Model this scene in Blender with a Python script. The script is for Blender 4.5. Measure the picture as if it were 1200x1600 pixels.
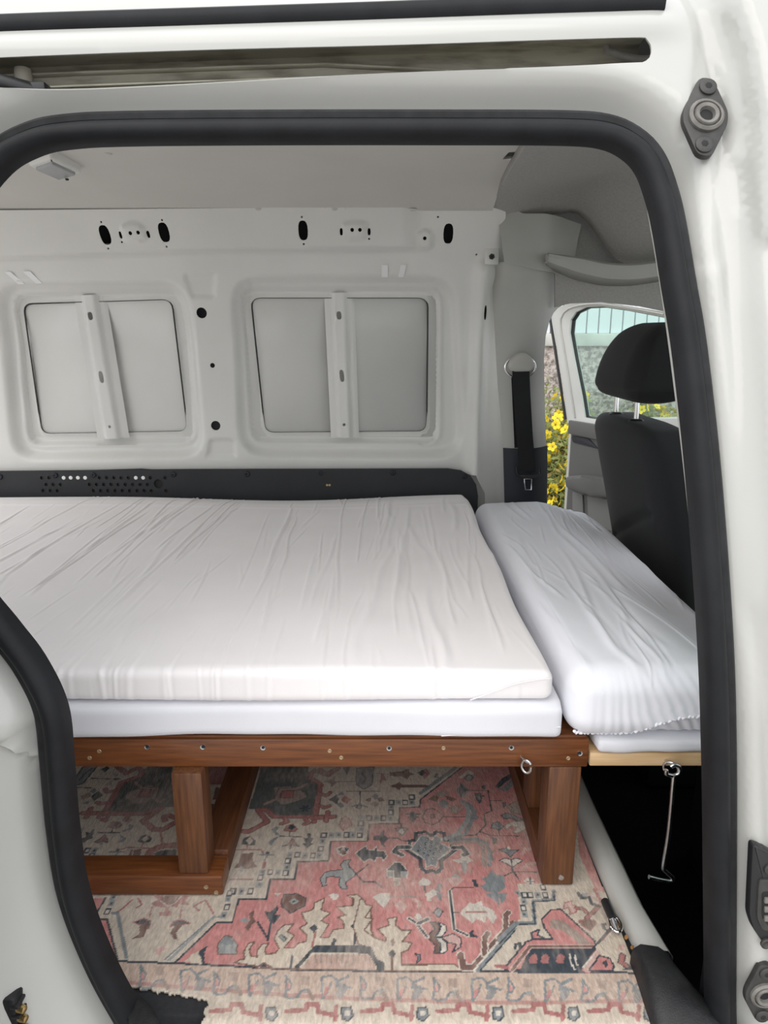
import bpy, bmesh, math, random
import numpy as np
from mathutils import Vector, Matrix
from mathutils.geometry import delaunay_2d_cdt

for o in list(bpy.data.objects): bpy.data.objects.remove(o)
SC = bpy.context.scene
COL = SC.collection
random.seed(7)
RNG = np.random.RandomState(7)

# ------------------------------------------------------------------ camera
# world: x = towards the front of the van, y = into the van, z = up, load floor at z = 0
F, CX, CY, HOR, HC = 1109.0, 600.0, 800.0, 520.0, 0.82
TH = math.atan2(CY - HOR, F)
CT, ST = math.cos(TH), math.sin(TH)
cam = bpy.data.cameras.new('camera')
cam.sensor_fit = 'VERTICAL'; cam.sensor_height = 36.0; cam.lens = F / 1600 * 36.0
cam.clip_start = 0.05
camo = bpy.data.objects.new('camera', cam); COL.objects.link(camo)
camo.location = (0, 0, HC); camo.rotation_euler = (math.pi / 2 - TH, 0, 0)
SC.camera = camo

# ------------------------------------------------------------------ light
w = bpy.data.worlds.new('World'); SC.world = w; w.use_nodes = True
bg = w.node_tree.nodes['Background']
bg.inputs[0].default_value = (0.95, 0.97, 1.0, 1)
bg.inputs[1].default_value = 1.0
SUN_E = 0.75
sl = bpy.data.lights.new('sun', 'SUN'); sl.energy = SUN_E; sl.angle = math.radians(60); sl.color = (1, .93, .84)
so = bpy.data.objects.new('sun', sl); COL.objects.link(so)
so.rotation_euler = Vector((.30, .56, -.77)).to_track_quat('-Z', 'Y').to_euler()   # hazy, high, from behind the photographer's left shoulder
SC.view_settings.view_transform = 'Standard'
SC.view_settings.look = 'None'
SC.view_settings.gamma = 1.0
SC.view_settings.use_curve_mapping = False
SC.view_settings.exposure = 0.75

# ------------------------------------------------------------------ measuring helpers
def ray(px, py):
    Y = F * CT - (py - CY) * ST
    return (px - CX) / Y, (-F * ST - (py - CY) * CT) / Y
def at_y(px, py, d):
    rx, rz = ray(px, py); return Vector((rx * d, d, HC + rz * d))
def at_z(px, py, z=0.0):
    rx, rz = ray(px, py); d = (z - HC) / rz; return Vector((rx * d, d, z))
def at_x(px, py, x):
    rx, rz = ray(px, py); d = x / rx; return Vector((x, d, HC + rz * d))
def on_surf(px, py, fn):
    rx, rz = ray(px, py); d = fn(HC)
    for _ in range(25): d = .5 * d + .5 * float(fn(HC + rz * d))
    return Vector((rx * d, d, HC + rz * d))
def sstep(a, b, x):
    t = np.clip((x - a) / (b - a), 0, 1); return t * t * (3 - 2 * t)
def body_y(z):                      # near body side, tumblehome above the waist
    t = np.clip((np.asarray(z) - .42) / .6, 0, 2); return .68 + .18 * t ** 1.4
def wall_y(z):                      # far inner side wall
    t = np.clip((np.asarray(z) - .80) / .33, 0, 2); return 2.06 - .09 * t ** 1.5

# ------------------------------------------------------------------ materials
MATS = {}
def mat(name, col, rough=.5, metal=0., coat=0., spec=.5, noise=0., nscale=20., bump=0., bscale=60., col2=None,
        stretch=(1, 1, 1), sheen=0., transmission=0., detail=4., bdist=.01, attr=None, rvar=0., lo=.35, hi=.65):
    if name in MATS: return MATS[name]
    m = bpy.data.materials.new(name); m.use_nodes = True
    nt = m.node_tree; b = nt.nodes['Principled BSDF']
    b.inputs['Base Color'].default_value = (*col, 1)
    b.inputs['Roughness'].default_value = rough
    b.inputs['Metallic'].default_value = metal
    b.inputs['Coat Weight'].default_value = coat
    b.inputs['Coat Roughness'].default_value = .08
    b.inputs['Specular IOR Level'].default_value = spec
    if sheen: b.inputs['Sheen Weight'].default_value = sheen
    if transmission: b.inputs['Transmission Weight'].default_value = transmission
    tc = nt.nodes.new('ShaderNodeTexCoord'); mp = nt.nodes.new('ShaderNodeMapping')
    mp.inputs['Scale'].default_value = stretch
    nt.links.new(tc.outputs['Object'], mp.inputs['Vector'])
    src = None
    if attr:
        at = nt.nodes.new('ShaderNodeAttribute'); at.attribute_name = attr; src = at.outputs['Color']
        nt.links.new(src, b.inputs['Base Color'])
    if noise or col2:
        n = nt.nodes.new('ShaderNodeTexNoise'); n.inputs['Scale'].default_value = nscale; n.inputs['Detail'].default_value = detail
        nt.links.new(mp.outputs[0], n.inputs['Vector'])
        cr = nt.nodes.new('ShaderNodeMapRange'); cr.inputs[1].default_value = lo; cr.inputs[2].default_value = hi
        nt.links.new(n.outputs[0], cr.inputs[0])
        mx = nt.nodes.new('ShaderNodeMix'); mx.data_type = 'RGBA'
        nt.links.new(cr.outputs[0], mx.inputs[0])
        c2 = col2 if col2 else tuple(max(0, c * (1 - noise)) for c in col)
        mx.inputs[6].default_value = (*col, 1); mx.inputs[7].default_value = (*c2, 1)
        if attr:
            mx.blend_type = 'MULTIPLY'; nt.links.new(src, mx.inputs[6])
        nt.links.new(mx.outputs[2], b.inputs['Base Color'])
        if rvar:
            mr = nt.nodes.new('ShaderNodeMapRange'); mr.inputs[3].default_value = rough; mr.inputs[4].default_value = rough + rvar
            nt.links.new(n.outputs[0], mr.inputs[0]); nt.links.new(mr.outputs[0], b.inputs['Roughness'])
    if bump:
        n2 = nt.nodes.new('ShaderNodeTexNoise'); n2.inputs['Scale'].default_value = bscale; n2.inputs['Detail'].default_value = 3
        nt.links.new(mp.outputs[0], n2.inputs['Vector'])
        bp = nt.nodes.new('ShaderNodeBump'); bp.inputs['Strength'].default_value = bump; bp.inputs['Distance'].default_value = bdist
        nt.links.new(n2.outputs[0], bp.inputs['Height']); nt.links.new(bp.outputs[0], b.inputs['Normal'])
    MATS[name] = m; return m

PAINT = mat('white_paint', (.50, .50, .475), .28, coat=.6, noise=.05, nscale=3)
PAINT_IN = mat('inner_paint', (.77, .765, .73), .42, coat=.25, noise=.06, nscale=4)
TAPE = mat('white_tape', (.88, .88, .88), .4)  # also on the discs standing in for lit wall in the hardboard holes
RUBBER = mat('black_rubber', (.010, .011, .0135), .6, spec=.3, noise=.35, nscale=30, bump=.15, bscale=200, bdist=.001)
RUBBER2 = mat('grey_rubber', (.022, .023, .025), .65, spec=.3, noise=.4, nscale=40)
BOARD = mat('ceiling_board', (.66, .64, .605), .65, noise=.04, nscale=6, bump=.08, bscale=300, bdist=.001)
LINER = mat('headliner_felt', (.40, .39, .37), .95, noise=.12, nscale=180, bump=.3, bscale=600, bdist=.001)
TRIM = mat('grey_trim', (.45, .45, .42), .6, noise=.05, nscale=10, bump=.1, bscale=500, bdist=.0006)
TRIMD = mat('dark_trim', (.015, .017, .024), .6, bump=.15, bscale=500, bdist=.0006)
PANELD = mat('dark_hardboard', (.024, .026, .029), .6, noise=.2, nscale=12, bump=.1, bscale=300, bdist=.0006)
STEP = mat('step_plastic', (.015, .0155, .017), .5, noise=.4, nscale=120, bump=.4, bscale=500, bdist=.001)
CARPET = mat('black_carpet', (.006, .006, .008), .95, spec=.1)
MATBLK = mat('black_step_mat', (.014, .015, .018), .8, noise=.4, nscale=150, bump=.3, bscale=300, bdist=.001)
SHEET_A = mat('sheet_warm_white', (.89, .855, .86), .85, sheen=.2, noise=.03, nscale=8, bump=.25, bscale=900, bdist=.0006)
SHEET_C = mat('fitted_sheet_white', (.86, .87, .93), .85, sheen=.2, noise=.03, nscale=8, bump=.25, bscale=900, bdist=.0006)
SHEET_B = mat('sheet_cool_white', (.75, .755, .80), .85, sheen=.2, noise=.03, nscale=8, bump=.25, bscale=900, bdist=.0006)
SEATF = mat('seat_fabric', (.009, .009, .010), .85, sheen=.04, bump=.3, bscale=900, bdist=.0006)
SEATS = mat('seat_side_fabric', (.015, .016, .018), .85, sheen=.04, bump=.3, bscale=900, bdist=.0006)
STEEL = mat('zinc_steel', (.62, .63, .64), .25, metal=1., noise=.15, nscale=60)
CHROME = mat('chrome', (.8, .8, .8), .12, metal=1.)
BRASS = mat('brass_contact', (.55, .40, .18), .35, metal=1.)
BLACKP = mat('black_plastic', (.017, .017, .019), .4)  # also on the dark tubes drawn in for the window shadow gaps
GREYP = mat('worn_grey_plastic', (.05, .048, .046), .42, noise=.3, nscale=90)
RINGM = mat('worn_ring', (.20, .19, .175), .4, noise=.3, nscale=90)
HOLE = mat('screw_recess', (.012, .012, .013), .7)  # near-black for recesses and for the shade put behind the wall holes
GLASSM = mat('lamp_lens', (.36, .38, .39), .2, bump=.5, bscale=500, bdist=.001)
RAILC = mat('rail_dirty_paint', (.46, .44, .36), .5, col2=(.17, .15, .11), nscale=14, stretch=(1, 6, 6), detail=6, lo=.45, hi=.75)
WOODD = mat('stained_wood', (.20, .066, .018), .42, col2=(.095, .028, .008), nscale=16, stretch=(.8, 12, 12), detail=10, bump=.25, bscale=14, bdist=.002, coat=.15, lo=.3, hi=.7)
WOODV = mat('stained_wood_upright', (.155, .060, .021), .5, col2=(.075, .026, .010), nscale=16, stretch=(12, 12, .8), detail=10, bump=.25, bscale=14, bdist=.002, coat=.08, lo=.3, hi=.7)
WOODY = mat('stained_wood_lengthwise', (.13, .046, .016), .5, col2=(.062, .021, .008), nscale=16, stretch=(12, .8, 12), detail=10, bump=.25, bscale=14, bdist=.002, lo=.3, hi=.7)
PINE = mat('raw_pine', (.66, .47, .27), .6, col2=(.52, .33, .16), nscale=7, stretch=(1.5, 16, 16), detail=6, lo=.35, hi=.7)
RUST = mat('rust', (.35, .17, .05), .8, noise=.5, nscale=60)
RUGM = mat('rug_pile', (1, 1, 1), .95, noise=.22, nscale=260, bump=.7, bscale=420, bdist=.002, attr='col', stretch=(1, .35, 1), sheen=.1, spec=.2)
PEBBLE = mat('pebbledash', (.55, .48, .44), .9, col2=(.22, .19, .17), nscale=38, detail=5, bump=1., bscale=38, bdist=.02, lo=.4, hi=.62)
CONCR = mat('concrete_band', (.58, .58, .54), .9, noise=.25, nscale=6)
CLAD = mat('pale_cladding', (.78, .82, .86), .6, noise=.05, nscale=5)
LEAF = mat('shrub_leaf', (.28, .31, .09), .7, col2=(.13, .17, .045), nscale=25)
LEAFB = mat('dry_leaf', (.36, .24, .08), .8, noise=.4, nscale=30)
PETAL = mat('yellow_petal', (.88, .66, .02), .6)
STEMM = mat('shrub_stem', (.20, .12, .06), .8)
PAVE = mat('paving', (.44, .42, .39), .9, noise=.3, nscale=3)
def glass_mat():
    m = bpy.data.materials.new('door_glass'); m.use_nodes = True; nt = m.node_tree
    for n in list(nt.nodes): nt.nodes.remove(n)
    out = nt.nodes.new('ShaderNodeOutputMaterial'); mx = nt.nodes.new('ShaderNodeMixShader')
    tr = nt.nodes.new('ShaderNodeBsdfTransparent'); tr.inputs[0].default_value = (.80, .93, .89, 1)
    gl = nt.nodes.new('ShaderNodeBsdfGlossy'); gl.inputs['Roughness'].default_value = .02
    mx.inputs[0].default_value = .08
    nt.links.new(tr.outputs[0], mx.inputs[1]); nt.links.new(gl.outputs[0], mx.inputs[2]); nt.links.new(mx.outputs[0], out.inputs[0])
    return m
GLASS = glass_mat()

# ------------------------------------------------------------------ object helpers
def link(name, me, m, parent=None, smooth=True, angle=35):
    if m is not None: me.materials.append(m)
    if smooth:
        me.polygons.foreach_set('use_smooth', [True] * len(me.polygons))
        try: me.set_sharp_from_angle(angle=math.radians(angle))
        except Exception: pass
    o = bpy.data.objects.new(name, me); COL.objects.link(o)
    if parent is not None: attach(o, parent)
    return o
def world_of(p):
    M = p.matrix_basis.copy()
    q = p
    while q.parent is not None:
        M = q.parent.matrix_basis @ q.matrix_parent_inverse @ M; q = q.parent
    return M
def attach(o, p):
    o.parent = p; o.matrix_parent_inverse = world_of(p).inverted()
def pyd(name, verts, faces, m, parent=None, smooth=True, angle=35):
    me = bpy.data.meshes.new(name)
    me.from_pydata([tuple(v) for v in verts], [], [tuple(int(i) for i in f) for f in faces]); me.update()
    return link(name, me, m, parent, smooth, angle)
def bmo(name, bm, m, parent=None, smooth=True, angle=35):
    bmesh.ops.recalc_face_normals(bm, faces=bm.faces[:])
    me = bpy.data.meshes.new(name); bm.to_mesh(me); bm.free()
    return link(name, me, m, parent, smooth, angle)
def tag(o, label, cat, group=None):
    o['label'] = label; o['category'] = cat
    if group: o['group'] = group
    return o
def struct(o): o['kind'] = 'structure'; return o
def thing(name, label, cat, loc, group=None):
    o = bpy.data.objects.new(name, None); COL.objects.link(o); o.location = loc; o.empty_display_size = .05
    return tag(o, label, cat, group)

def bm_box(bm, lo, hi, bev=.003, seg=2, M=None):
    c = [(a + b) / 2 for a, b in zip(lo, hi)]; s = [abs(b - a) for a, b in zip(lo, hi)]
    r = bmesh.ops.create_cube(bm, size=1)
    for v in r['verts']: v.co = Vector((v.co.x * s[0], v.co.y * s[1], v.co.z * s[2]))
    if bev:
        es = list({e for v in r['verts'] for e in v.link_edges})
        rr = bmesh.ops.bevel(bm, geom=es, offset=min(bev, min(s) * .45), segments=seg, profile=.5, affect='EDGES')
        vs = list({v for v in rr['verts']} | {v for v in r['verts'] if v.is_valid})
    else: vs = r['verts']
    for v in vs:
        v.co = v.co + Vector(c)
        if M is not None: v.co = M @ v.co
    return vs
def box(name, lo, hi, m, parent=None, bev=.003, M=None):
    bm = bmesh.new(); bm_box(bm, lo, hi, bev, 2, M); return bmo(name, bm, m, parent)

def resample(pts, n=None, step=None, closed=False, smooth=True):
    P = [Vector(p) for p in pts]
    if smooth and len(P) > 2:
        Q = []; N = len(P); rng = N if closed else N - 1
        for i in range(rng):
            if closed: a, b, c, d = P[i - 1], P[i], P[(i + 1) % N], P[(i + 2) % N]
            else: a, b, c, d = P[max(i - 1, 0)], P[i], P[i + 1], P[min(i + 2, N - 1)]
            for k in range(8):
                t = k / 8
                Q.append(.5 * ((2 * b) + (c - a) * t + (2 * a - 5 * b + 4 * c - d) * t * t + (3 * b - a - 3 * c + d) * t ** 3))
        if not closed: Q.append(P[-1])
        P = Q
    if closed: P = P + [P[0]]
    L = [0]
    for a, b in zip(P, P[1:]): L.append(L[-1] + (b - a).length)
    if n is None: n = max(2, int(round(L[-1] / step)))
    out = []; j = 0
    for k in range(n if closed else n + 1):
        s = L[-1] * k / n
        while j < len(L) - 2 and L[j + 1] < s: j += 1
        d = L[j + 1] - L[j]
        t = 0 if d < 1e-12 else (s - L[j]) / d
        out.append(P[j].lerp(P[j + 1], t))
    return out
def tube_geo(pts, r, n=8, closed=False, prof=None, up=None):
    """sweep a circle (or profile list of (a,b)) along pts"""
    N = len(pts); V = []; Fc = []
    prev = None
    for i, p in enumerate(pts):
        if closed: t = pts[(i + 1) % N] - pts[i - 1]
        else: t = pts[min(i + 1, N - 1)] - pts[max(i - 1, 0)]
        t.normalize()
        if up is not None: a = up.cross(t).normalized()
        elif prev is None:
            a = t.cross(Vector((0, 0, 1)))
            if a.length < .1: a = t.cross(Vector((0, 1, 0)))
            a.normalize()
        else:
            a = prev - t * prev.dot(t); a.normalize()
        prev = a; b = t.cross(a)
        rr = r[i] if isinstance(r, (list, tuple)) else r
        pr = prof if prof else [(rr * math.cos(2 * math.pi * k / n), rr * math.sin(2 * math.pi * k / n)) for k in range(n)]
        for (u, v) in pr: V.append(p + a * u + b * v)
    m = len(prof) if prof else n
    for i in range(N if closed else N - 1):
        j = (i + 1) % N
        for k in range(m):
            l = (k + 1) % m
            Fc.append((i * m + k, i * m + l, j * m + l, j * m + k))
    if not closed:
        Fc.append(tuple(range(m))[::-1]); Fc.append(tuple((N - 1) * m + k for k in range(m)))
    return V, Fc
def tube(name, pts, r, m, parent=None, n=8, closed=False, step=None, smooth=True, prof=None, up=None, angle=50):
    P = resample(pts, step=step, closed=closed, smooth=smooth) if step else [Vector(p) for p in pts]
    V, Fc = tube_geo(P, r, n, closed, prof, up)
    return pyd(name, V, Fc, m, parent, True, angle)
def lathe(name, prof, m, org, axis, parent=None, n=20, angle=40):
    """prof: (radius, height) pairs; height along axis"""
    ax = Vector(axis).normalized(); a = ax.orthogonal().normalized(); b = ax.cross(a)
    V = []; Fc = []
    for (r, h) in prof:
        for k in range(n):
            t = 2 * math.pi * k / n; V.append(Vector(org) + ax * h + (a * math.cos(t) + b * math.sin(t)) * max(r, 1e-5))
    for i in range(len(prof) - 1):
        for k in range(n):
            l = (k + 1) % n; Fc.append((i * n + k, i * n + l, (i + 1) * n + l, (i + 1) * n + k))
    Fc.append(tuple(range(n))[::-1]); Fc.append(tuple((len(prof) - 1) * n + k for k in range(n)))
    return pyd(name, V, Fc, m, parent, True, angle)
def slab(name, poly, nrm, th, m, parent=None, bev=.002, seg=2):
    """extrude a planar 3D polygon along nrm by th with bevelled rims"""
    bm = bmesh.new(); n = Vector(nrm).normalized()
    vs = [bm.verts.new(Vector(p)) for p in poly]; f = bm.faces.new(vs)
    r = bmesh.ops.extrude_face_region(bm, geom=[f])
    ev = [g for g in r['geom'] if isinstance(g, bmesh.types.BMVert)]
    for v in ev: v.co += n * th
    if bev:
        es = [e for e in bm.edges if all(v in ev for v in e.verts)]
        bmesh.ops.bevel(bm, geom=es, offset=bev, segments=seg, profile=.5, affect='EDGES')
    return bmo(name, bm, m, parent)

# 2D helpers (numpy)
def pip(poly, X, Z):
    P = np.asarray(poly, float); ins = np.zeros(X.shape, bool); n = len(P); j = n - 1
    for i in range(n):
        xi, zi = P[i]; xj, zj = P[j]
        if zi != zj:
            c = ((zi > Z) != (zj > Z)) & (X < (xj - xi) * (Z - zi) / (zj - zi) + xi)
            ins ^= c
        j = i
    return ins
def pdist(poly, X, Z, closed=True):
    P = np.asarray(poly, float); D = np.full(X.shape, 1e9); n = len(P)
    for i in range(n if closed else n - 1):
        a = P[i]; b = P[(i + 1) % n]; ab = b - a; l = ab @ ab
        t = np.clip(((X - a[0]) * ab[0] + (Z - a[1]) * ab[1]) / (l + 1e-18), 0, 1)
        D = np.minimum(D, np.hypot(X - a[0] - t * ab[0], Z - a[1] - t * ab[1]))
    return D
def sdf(poly, X, Z):                 # negative inside
    d = pdist(poly, X, Z); return np.where(pip(poly, X, Z), -d, d)
def rpoly(pts, r, k=5):              # round polygon corners
    P = [Vector(p).to_2d() if not isinstance(p, Vector) else Vector((p[0], p[1])) for p in pts]; out = []; n = len(P)
    for i in range(n):
        a, b, c = P[i - 1], P[i], P[(i + 1) % n]
        rr = min(r, (a - b).length * .45, (c - b).length * .45)
        s = b + (a - b).normalized() * rr; e = b + (c - b).normalized() * rr
        for q in range(k + 1):
            t = q / k; out.append(tuple((s * (1 - t) ** 2 + b * 2 * t * (1 - t) + e * t * t)[:]))
    return out
def oval(c, w, h, tilt=0, n=16):     # stadium / ellipse outline
    out = []; ex = 1. if abs(w - h) < 1e-6 else .75
    for k in range(n):
        t = 2 * math.pi * k / n
        x = w * math.copysign(abs(math.cos(t)) ** ex, math.cos(t)); z = h * math.copysign(abs(math.sin(t)) ** ex, math.sin(t))
        out.append((c[0] + x * math.cos(tilt) - z * math.sin(tilt), c[1] + x * math.sin(tilt) + z * math.cos(tilt)))
    return out
def densify(poly, step):
    out = []
    n = len(poly)
    for i in range(n):
        a = np.array(poly[i][:2], float); b = np.array(poly[(i + 1) % n][:2], float)
        k = max(1, int(np.ceil(np.hypot(*(b - a)) / step)))
        for q in range(k): out.append(tuple(a + (b - a) * q / k))
    return out
def panel(name, outline, holes, step, fn, m, parent=None, thick=0., plane='xz', offs=1, angle=60, keep_hole_steps=True):
    """sheet with real holes; fn(X, Z) gives the third coordinate"""
    out = densify(outline, step)
    P = list(out); E = [(i, (i + 1) % len(out)) for i in range(len(out))]
    for h in holes:
        hh = densify(h, step); s = len(P); P += hh; E += [(s + i, s + (i + 1) % len(hh)) for i in range(len(hh))]
    A = np.array(out); lo = A.min(0); hi = A.max(0)
    gx = np.arange(lo[0] + step / 2, hi[0], step); gz = np.arange(lo[1] + step / 2, hi[1], step)
    X, Z = np.meshgrid(gx, gz); X = X + (np.arange(X.shape[0]) % 2)[:, None] * step * .25
    ok = pip(out, X, Z)
    ok &= pdist(out, X, Z) > step * .4
    for h in holes:
        H = np.array(h); b = (X > H[:, 0].min() - step) & (X < H[:, 0].max() + step) & (Z > H[:, 1].min() - step) & (Z < H[:, 1].max() + step)
        if b.any():
            s = sdf(h, X[b], Z[b]); o2 = ok[b]; o2 &= s > step * .4; ok[b] = o2
    P += list(zip(X[ok], Z[ok]))
    r = delaunay_2d_cdt([Vector((float(a), float(b))) for a, b in P], E, [], 0, 1e-6)
    V = np.array([v[:] for v in r[0]]); T = np.array(r[2])
    c = V[T].mean(1); k = pip(out, c[:, 0], c[:, 1])
    for h in holes: k &= ~pip(h, c[:, 0], c[:, 1])
    T = T[k]; used = np.unique(T); mp = -np.ones(len(V), int); mp[used] = np.arange(len(used)); V = V[used]; T = mp[T]
    D = fn(V[:, 0], V[:, 1])
    if plane == 'xz': W = np.stack([V[:, 0], D, V[:, 1]], 1)
    elif plane == 'xy': W = np.stack([V[:, 0], V[:, 1], D], 1)
    else: W = np.stack([D, V[:, 0], V[:, 1]], 1)
    o = pyd(name, W, T, m, parent, True, angle)
    me = o.data; ei = np.empty(len(me.loops), np.int32); me.loops.foreach_get('edge_index', ei)
    cnt = np.bincount(ei, minlength=len(me.edges)); at = me.attributes.get('sharp_edge') or me.attributes.new('sharp_edge', 'BOOLEAN', 'EDGE')
    sh = np.zeros(len(me.edges), bool); at.data.foreach_get('value', sh); sh |= cnt == 1; at.data.foreach_set('value', sh)
    if thick:
        md = o.modifiers.new('thickness', 'SOLIDIFY'); md.thickness = thick; md.offset = offs
    return o
def rbox_geo(lo, hi, r, nx, ny, nz):
    lo = np.array(lo, float); hi = np.array(hi, float); V = []; Fc = []; base = 0
    def gridface(ax, sgn, na, nb):
        nonlocal base
        a, b = [i for i in range(3) if i != ax]
        u = np.linspace(lo[a], hi[a], na + 1); v = np.linspace(lo[b], hi[b], nb + 1)
        U, W = np.meshgrid(u, v, indexing='ij'); P = np.zeros(U.shape + (3,)); P[..., a] = U; P[..., b] = W; P[..., ax] = hi[ax] if sgn > 0 else lo[ax]
        idx = np.arange(U.size).reshape(U.shape) + base
        q = np.stack([idx[:-1, :-1], idx[1:, :-1], idx[1:, 1:], idx[:-1, 1:]], -1).reshape(-1, 4)
        flip = (sgn < 0) ^ (ax == 1)
        if flip: q = q[:, ::-1]
        V.append(P.reshape(-1, 3)); Fc.append(q); base += U.size
    n = (nx, ny, nz)
    for ax in range(3):
        a, b = [i for i in range(3) if i != ax]
        for s in (-1, 1): gridface(ax, s, n[a], n[b])
    V = np.concatenate(V); Fc = np.concatenate(Fc)
    key = np.round(V, 6); _, first, inv = np.unique(key, axis=0, return_index=True, return_inverse=True)
    inv = inv.ravel(); V = V[first]; Fc = inv[Fc]
    rr = np.asarray(r, float) * np.ones(3)
    inner = np.clip(V, lo + rr, hi - rr); d = (V - inner) / rr
    # superellipse rounding of the shell
    l = np.linalg.norm(d, axis=1, keepdims=True); lm = np.abs(d).max(1, keepdims=True)
    N = np.where(l > 0, d / np.maximum(l, 1e-9), 0)
    V2 = inner + rr * d * np.where(l > 0, lm / np.maximum(l, 1e-9), 1)
    return V2, Fc, N

def screw(name, p, axis, r, m, parent=None, recess=True):
    return lathe(name, [(r, 0), (r, r * .25), (r * .75, r * .5), (r * .3, r * .5), (r * .25, r * .15)] if recess else [(r, 0), (r * .8, r * .4)], m, p, axis, parent, 12)

# ================================================================== NEAR BODY SIDE
def BP(px, py): return on_surf(px, py, body_y)
SEAL_PX = [(-8, 245), (45, 214), (100, 202), (200, 197), (450, 195), (700, 195), (880, 196), (950, 202), (993, 222), (1021, 253),
           (1039, 300), (1051, 350), (1066, 440), (1084, 550), (1106, 750), (1124, 1000), (1130, 1190), (1131, 1400), (1131, 1560), (1131, 1680),
           (1105, 1735), (1000, 1745), (600, 1750), (400, 1745), (310, 1725), (235, 1655), (180, 1570), (140, 1490), (108, 1400), (92, 1300), (83, 1200),
           (73, 1115), (40, 1045), (0, 992), (-55, 920), (-85, 830), (-95, 700), (-92, 560), (-80, 420), (-55, 310)]
SEAL3 = resample([on_surf(*p, lambda z: body_y(z) + .012) for p in SEAL_PX], step=.008, closed=True)
OPEN2 = [(p.x, p.z) for p in SEAL3]
slot_px = [(-260, 106), (0, 93), (300, 82), (600, 74), (850, 66), (990, 62), (1005, 64), (1013, 70), (1016, 80), (1014, 92), (1006, 99), (990, 101), (850, 105), (600, 112), (300, 124), (0, 136), (-260, 149)]
SLOT2 = [(p.x, p.z) for p in resample([BP(*p) for p in slot_px], step=.006, closed=True)]
crease = [(BP(*p).x, BP(*p).z) for p in [(1085, -90), (1112, 10), (1140, 100), (1158, 200), (1158, 320), (1168, 480), (1186, 700), (1203, 950), (1225, 1200), (1240, 1700)]]
plate2 = rpoly([BP(*p).xz for p in [(1088, 52), (1098, 58), (1130, 120), (1150, 200), (1136, 280), (1130, 420), (1090, 420), (1066, 300), (1070, 200)]], .01)
pill2 = rpoly([BP(*p).xz for p in [(1143, 252), (1163, 252), (1170, 332), (1152, 334)]], .008)
def near_fn(X, Z):
    D = sdf(OPEN2, X, Z)
    wd = .026 + .030 * sstep(.9, 1.0, Z)
    y = body_y(Z) + (.030 + .022 * sstep(.9, 1.0, Z)) * (1 - sstep(.010, wd + .012, D))
    lip = np.interp(X, [BP(-260, 85).x, BP(0, 72).x, BP(1000, 42).x], [BP(-260, 85).z, BP(0, 72).z, BP(1000, 42).z])
    y = y - .010 * np.exp(-((Z - lip) / .016) ** 2) * (1 - sstep(.30, .36, X))
    # front door edge and shut face beyond the pillar crease
    cr = np.array(crease); o = np.argsort(cr[:, 1]); cx = np.interp(Z, cr[o, 1], cr[o, 0])
    y = y - .020 * sstep(-.002, .016, X - cx) + .012 * np.exp(-((X - cx + .016) / .011) ** 2)
    zl = BP(1175, 385).z
    y = y - .016 * sstep(-.008, .016, Z - zl) * sstep(.004, .02, X - cx)
    y = y + .005 * (1 - sstep(-.005, .003, sdf(plate2, X, Z)))
    y = y + .006 * (1 - sstep(-.005, .003, sdf(pill2, X, Z)))
    # pressings of the lower rear jamb
    a = at_y(-40, 1142, .64); b = at_y(58, 1302, .64)
    t = (X - a.x) / (b.x - a.x); zz = a.z + t * (b.z - a.z)
    low = 1 - sstep(-.355, -.315, X)
    y = y + .010 * sstep(-.004, .012, zz - Z) * low * sstep(BP(0, 1500).z, BP(0, 1300).z, Z)
    y = y - .007 * np.exp(-((zz - Z) / .007) ** 2) * low * sstep(BP(0, 1330).z, BP(0, 1290).z, Z)
    y = y - .008 * sstep(-.006, .006, Z - BP(0, 1140).z) * (1 - sstep(.42, .5, Z)) * low
    # rear jamb slopes outwards from the seal to the outer skin
    y = y - .10 * sstep(.015, .12, D) * (1 - sstep(-.34, -.26, X)) * (1 - sstep(.55, .85, Z))
    # roof turns inwards
    y = y + .9 * np.clip(Z - 1.175, 0, 1) ** 1.25
    return y
near_out = [(-1.25, -.25), (1.32, -.25), (1.32, .50), (1.12, 1.275), (-1.25, 1.275)]
FRONTWIN = rpoly([(.62, .48), (1.20, .48), (1.05, 1.00), (.66, 1.00)], .07)
wall_near = struct(panel('wall_near', near_out, [OPEN2, SLOT2, FRONTWIN], .0068, near_fn, PAINT, thick=.003, offs=1, angle=80))

struct(panel('window_1', FRONTWIN, [], .04, lambda X, Z: body_y(Z) - .008, GLASS, thick=.004, offs=1))
# rubber seal
seal = tube('door_seal', [p + Vector((0, .004, 0)) for p in SEAL3], .01, RUBBER, closed=True,
            prof=[(-.0175, -.012), (-.0175, .004), (-.015, .012), (-.009, .0175), (-.002, .0175), (.004, .012), (.007, .004), (.007, -.012)], up=Vector((0, -1, 0)))
tag(seal, 'thick black rubber seal running around the sliding door opening', 'door seal')
tube('seal_flange', [p + Vector((0, .006, 0)) for p in SEAL3], .01, RUBBER2, seal, closed=True,
     prof=[(.005, -.010), (.005, .004), (.007, .0075), (.013, .0075), (.0165, .003), (.0165, -.010)], up=Vector((0, -1, 0)))
# grey inner pillar trim lip, just inside the front run of the seal
lip = [on_surf(*p, lambda z: body_y(z) + .035) for p in [(1012, 275), (1024, 340), (1041, 440), (1058, 560), (1081, 750), (1098, 930), (1108, 1010)]]
struct(tube('trim_1', lip, .004, TRIM, step=.02, prof=[(-.003, -.012), (-.003, .004), (.003, .004), (.003, -.012)], up=Vector((0, -1, 0))))

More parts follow.
